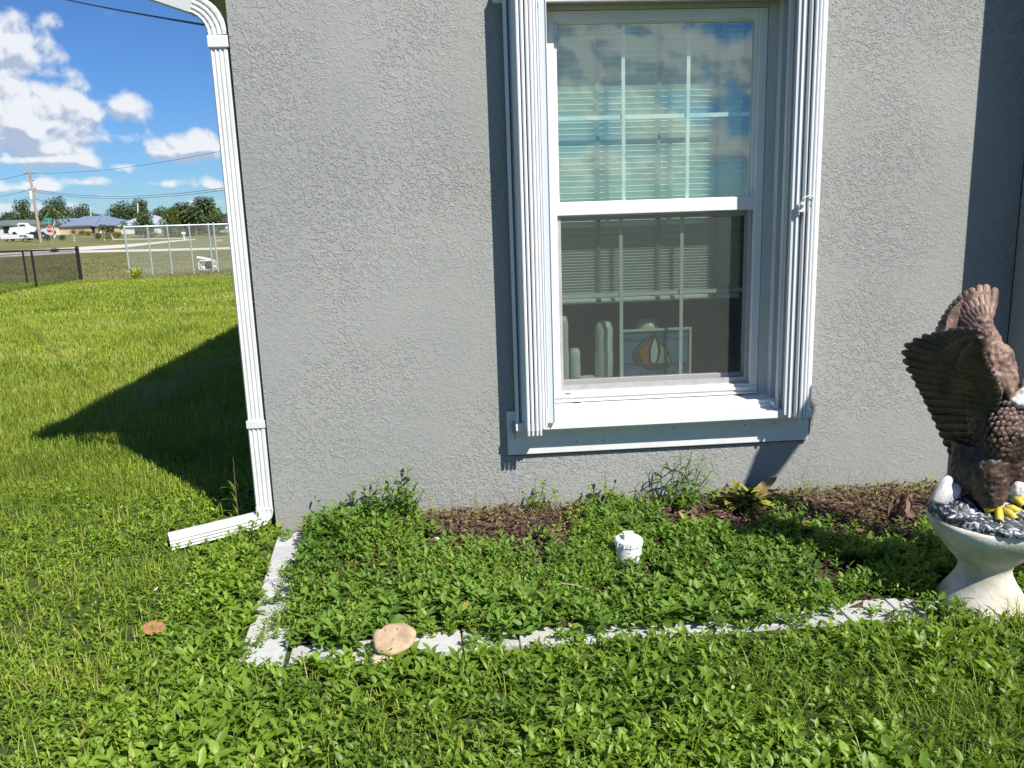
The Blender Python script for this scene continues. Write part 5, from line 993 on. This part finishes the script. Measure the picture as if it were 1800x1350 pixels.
e = MB(); n = 16; p0, p1 = WP(372, 46, .6), WP(60, -14, 7.5); pts = [p0.lerp(p1, i/n)-Vector((0, 0, .015*4*(i/n)*(1-i/n))) for i in range(n+1)]; e.tube(pts, .0062, 6); tag(e.build('service_cable', mat('blue_black_cable', (.01, .01, .03), .5)), 'thick dark cable running from the eave into the sky', 'cable')
for px, dep, t_, lb in ((160, 240, 365, 'thin pale pole behind the blue roof'), (242.5, 200, 358, 'thin pale pole between the far pines')):
    b0 = base_at(px, dep); e = MB(); e.tube([b0, DP(px-.5, t_, dep)], .14, 6); tag(e.build('distant_pole', mat('pale_pole', (.6, .58, .54), .7)), lb, 'pole')
# --- stop sign with street name blades
def text_obj(body, size, m, parent, loc, rot, name='lettering', ext=.002):
    cu = bpy.data.curves.new(name, 'FONT'); cu.body = body; cu.size = size; cu.align_x = 'CENTER'; cu.align_y = 'CENTER'; cu.extrude = ext; cu.offset = size*.02; cu.materials.append(m); o = bpy.data.objects.new(name, cu); COL.objects.link(o); o.rotation_euler = rot; me_ = bpy.data.meshes.new_from_object(o.evaluated_get(bpy.context.evaluated_depsgraph_get())); bpy.data.objects.remove(o); o = bpy.data.objects.new(name, me_); COL.objects.link(o); o.rotation_euler = rot; o.location = Vector(loc)-parent.location; o.parent = parent; return o
yaw_ = math.atan2(xr.y, xr.x); TR = (PI/2, 0, yaw_)
dep = 132; b0 = base_at(88, dep); ss = thing('stop_sign', 'red octagonal stop sign with green street name sign on top', 'stop sign', b0); c = DP(87.3, 403, dep); R_ = .54
e = MB(); e.tube([Vector((c.x, c.y, b0.z)), Vector((c.x, c.y, c.z+1.75))], .04, 8); e.build('post', MATS['galvanised_steel'], ss)
def octo(r, y0, y1): 
    e = MB(); pts = [(r/math.cos(PI/8)*math.cos(PI/8+k*PI/4), r/math.cos(PI/8)*math.sin(PI/8+k*PI/4)) for k in range(8)]
    e.add([c+xr*a-yr*y0+Vector((0, 0, z_)) for a, z_ in pts]+[c+xr*a-yr*y1+Vector((0, 0, z_)) for a, z_ in pts], [tuple(range(7, -1, -1)), tuple(range(8, 16))]+[(i, (i+1) % 8, (i+1) % 8+8, i+8) for i in range(8)]); return e
octo(R_, .06, .075).build('rim', mat('sign_white', (.8, .8, .8), .4), ss); octo(R_*.92, .0755, .085).build('plate', mat('sign_red', (.50, .012, .02), .4), ss)
text_obj('STOP', .50, MATS['sign_white'], ss, c-yr*.09, TR)
SG = mat('sign_green', (.02, .30, .22), .4)
e = MB(); cc_ = c+Vector((0, 0, 1.22)); e.add([cc_+xr*a-yr*b_+Vector((0, 0, z_)) for z_ in (-.16, .16) for b_ in (.0, .03) for a in (-.55, .55)], [(0, 2, 3, 1), (4, 5, 7, 6), (0, 1, 5, 4), (2, 6, 7, 3), (0, 4, 6, 2), (1, 3, 7, 5)]); e.build('street_name_plate', SG, ss)
e = MB(); cc2 = c+Vector((0, 0, 1.60)); e.add([cc2+xr*a-yr*b_+Vector((0, 0, z_)) for z_ in (-.18, .18) for b_ in (.0, .03) for a in (-.62, .62)], [(0, 2, 3, 1), (4, 5, 7, 6), (0, 1, 5, 4), (2, 6, 7, 3), (0, 4, 6, 2), (1, 3, 7, 5)]); e.build('street_name_plate', SG, ss)
dep = 150; b0 = base_at(261, dep); s2 = thing('street_sign', 'small green street name sign on a post in front of the round tree', 'street sign', b0); c2 = DP(260, 395.5, dep); e = MB(); e.tube([Vector((c2.x, c2.y, b0.z)), c2+Vector((0, 0, .25))], .04, 8); e.build('post', MATS['galvanised_steel'], s2)
for dz, hw in ((0, .40), (.28, .22)):
    e = MB(); cc_ = c2+Vector((0, 0, dz)); e.add([cc_+xr*a-yr*b_+Vector((0, 0, z_)) for z_ in (-.12, .12) for b_ in (.0, .03) for a in (-hw, hw)], [(0, 2, 3, 1), (4, 5, 7, 6), (0, 1, 5, 4), (2, 6, 7, 3), (0, 4, 6, 2), (1, 3, 7, 5)]); e.build('street_name_plate', SG, s2)
# mailbox
b0 = GP(324, 421.5); dep = (b0-CAM).dot(Fv); mbx = thing('mailbox', 'white mailbox on a post beyond the grey fence', 'mailbox', b0); s_ = m_at(1, dep)
e = MB(); e.tube([b0, b0+Vector((0, 0, 9*s_))], 1.0*s_, 8); e.build('post', WMET, mbx); e = MB(); e.tube([b0+Vector((0, 0, 11*s_))-xr*3*s_, b0+Vector((0, 0, 11*s_))+xr*3*s_], 2.1*s_, 12); e.build('box', WMET, mbx, smooth=False)
# terracotta planter box beyond the fence
b0 = base_at(386, 110); e = MB(); s_ = m_at(1, 110); e.box(-5*s_, 5*s_, -3*s_, 3*s_, 0, 6*s_); e.box(-6*s_, 6*s_, -4*s_, 4*s_, 6*s_, 7.2*s_); o = e.build('planter', mat('salmon_brick', (.45, .28, .22), .8)); o.location = b0+Vector((0, 0, 1.0)); tag(o, 'low salmon coloured masonry block beyond the grey fence', 'planter')
o.location = b0
# --- vehicles
WCAR = mat('white_car_paint', (.75, .75, .75), .3, .5, coat=.3); DCAR = mat('dark_car_paint', (.03, .035, .05), .3, .5, coat=.3); GLC = mat('car_glass', (.02, .025, .03), .1, .6); TYRE = mat('tyre', (.02, .02, .02), .8); RIM = mat('rim', (.4, .4, .4), .3, metal=.6)
def vehicle(px, py, dep, L_, H_, prof, cabin, paint, label, name, cat, yawo=0.0):
    """side profile extruded across the width; faces sideways to the camera"""
    b0 = DP(px, py, dep); b0.z = DP(px, py, dep).z; r = thing(name, label, cat, b0); d = (xr*math.cos(yawo)+yr*math.sin(yawo)); s = Vector((-d.y, d.x, 0)); Wd = 1.85
    def P3(u, v, z): return b0+d*(u*L_)+s*(v*Wd)+Vector((0, 0, z*H_))
    def ext(pr, v0, v1, nm, m_, bv=.05): n = len(pr); e = MB(); e.add([P3(u, v0, z) for u, z in pr]+[P3(u, v1, z) for u, z in pr], [tuple(range(n)), tuple(range(2*n-1, n-1, -1))]+[(i, i+n, (i+1) % n+n, (i+1) % n) for i in range(n)]); return e.build(nm, m_, r, bevel=bv)
    ext(prof, 0, 1, 'body', paint); ext(cabin, .02, .98, 'window', GLC, 0) if False else None
    for pr in cabin: ext(pr, -.006, 1.006, 'window', GLC, 0)
    for u in (.19, .80):
        for v in (.02, .90):
            e = MB(); c_ = P3(u, v, .19); rr_ = .19*H_; e.tube([c_-s*.02, c_+s*.2], rr_, 18); w_ = e.build('wheel', TYRE, r); e = MB(); e.tube([c_-s*.03, c_-s*.021], rr_*.6, 14); e.build('rim', RIM, w_)
    ext([(.985, .42), (1.004, .42), (1.004, .52), (.985, .52)], .05, .25, 'headlight', MATS['sign_white'], 0); ext([(.985, .42), (1.004, .42), (1.004, .52), (.985, .52)], .75, .95, 'headlight', MATS['sign_white'], 0)
    return r
vehicle(2, 424.5, 150, 5.2, 1.75, [(0, .22), (.0, .58), (.30, .62), (.42, .62), (.46, .98), (.58, 1.0), (.72, .66), (.97, .58), (1, .5), (1, .22)], [[(.47, .66), (.49, .93), (.575, .95), (.68, .68)]], WCAR, 'white pickup truck parked nose right at the left edge', 'pickup_truck', 'pickup truck', -.12)
vehicle(49, 421.5, 158, 3.6, 1.45, [(0, .22), (0, .62), (.1, .68), (.22, 1), (.6, 1), (.75, .66), (.97, .58), (1, .22)], [[(.16, .68), (.25, .94), (.58, .94), (.70, .68)]], DCAR, 'dark blue car parked right of the white pickup', 'parked_car', 'car', -.3)
vehicle(18, 412.5, 172, 4.6, 2.3, [(0, .25), (0, .62), (.35, .65), (.40, 1), (.66, 1), (.78, .72), (1, .62), (1, .25)], [[(.44, .68), (.45, .93), (.62, .93), (.70, .70)]], WCAR, 'white van parked behind the pickup', 'van', 'van', .2)
# boat on trailer
b0 = DP(40, 415, 168); bt = thing('boat', 'white motor boat on a trailer behind the dark car', 'boat', b0); e = MB(); 
pr = [(-2.8, .5), (-2.8, 1.25), (2.2, 1.35), (3.2, 1.5), (2.4, .7), (1.2, .5)]; n = len(pr); e.add([b0+xr*a+Vector((0, 0, z_)) for a, z_ in pr]+[b0+xr*a+yr*1.9+Vector((0, 0, z_)) for a, z_ in pr], [tuple(range(n)), tuple(range(2*n-1, n-1, -1))]+[(i, i+n, (i+1) % n+n, (i+1) % n) for i in range(n)]); e.build('hull', WCAR, bt, bevel=.06)
e = MB(); e.tube([b0+xr*-.6+Vector((0, 0, 1.3)), b0+xr*-.4+Vector((0, 0, 2.3))], .05, 6); e.tube([b0+xr*.7+Vector((0, 0, 1.3)), b0+xr*.5+Vector((0, 0, 2.3))], .05, 6); e.build('canopy_post', RIM, bt); e = MB(); e.tube([b0+xr*-.8+Vector((0, 0, 2.35)), b0+xr*.9+Vector((0, 0, 2.35))], .45, 8, flat=.2); e.build('canopy', WCAR, bt)
e = MB(); e.tube([b0+xr*-3+Vector((0, 0, .45)), b0+xr*3.5+Vector((0, 0, .4))], .06, 6); e.build('trailer', RIM, bt)
# --- pines behind the viewer that mirror in the upper pane
def mirror_tree(x, y, h, w_, label):
    b0 = Vector((x, y, 0)); r = thing('pine_tree', label, 'pine tree', b0); e = MB(); e.tube([b0, b0+Vector((.2, 0, h*.5)), b0+Vector((0, 0, h))], [h*.02, h*.014, h*.005], 8); lob = []
    for i in range(9):
        a = i*2.4; t = lerp(.45, .97, i/8); c = b0+Vector((math.cos(a)*w_*.6, math.sin(a)*w_*.6, h*t)); lob.append((c.x, c.y, c.z, w_*.38, w_*.38, h*.045)); e.tube([b0+Vector((0, 0, h*(t-.06))), c], h*.004, 5)
    e.build('trunk', BARK, r); foliage_blob(r, 'crown', lob, 1200, .5, CROWN)
mirror_tree(33, -62, 13.5, 3.2, 'tall thin pine mirrored at the right of the upper window pane')
mirror_tree(30.5, -66, 7.5, 2.6, 'shorter pine mirrored low in the upper window pane')
bpy.context.view_layer.update()
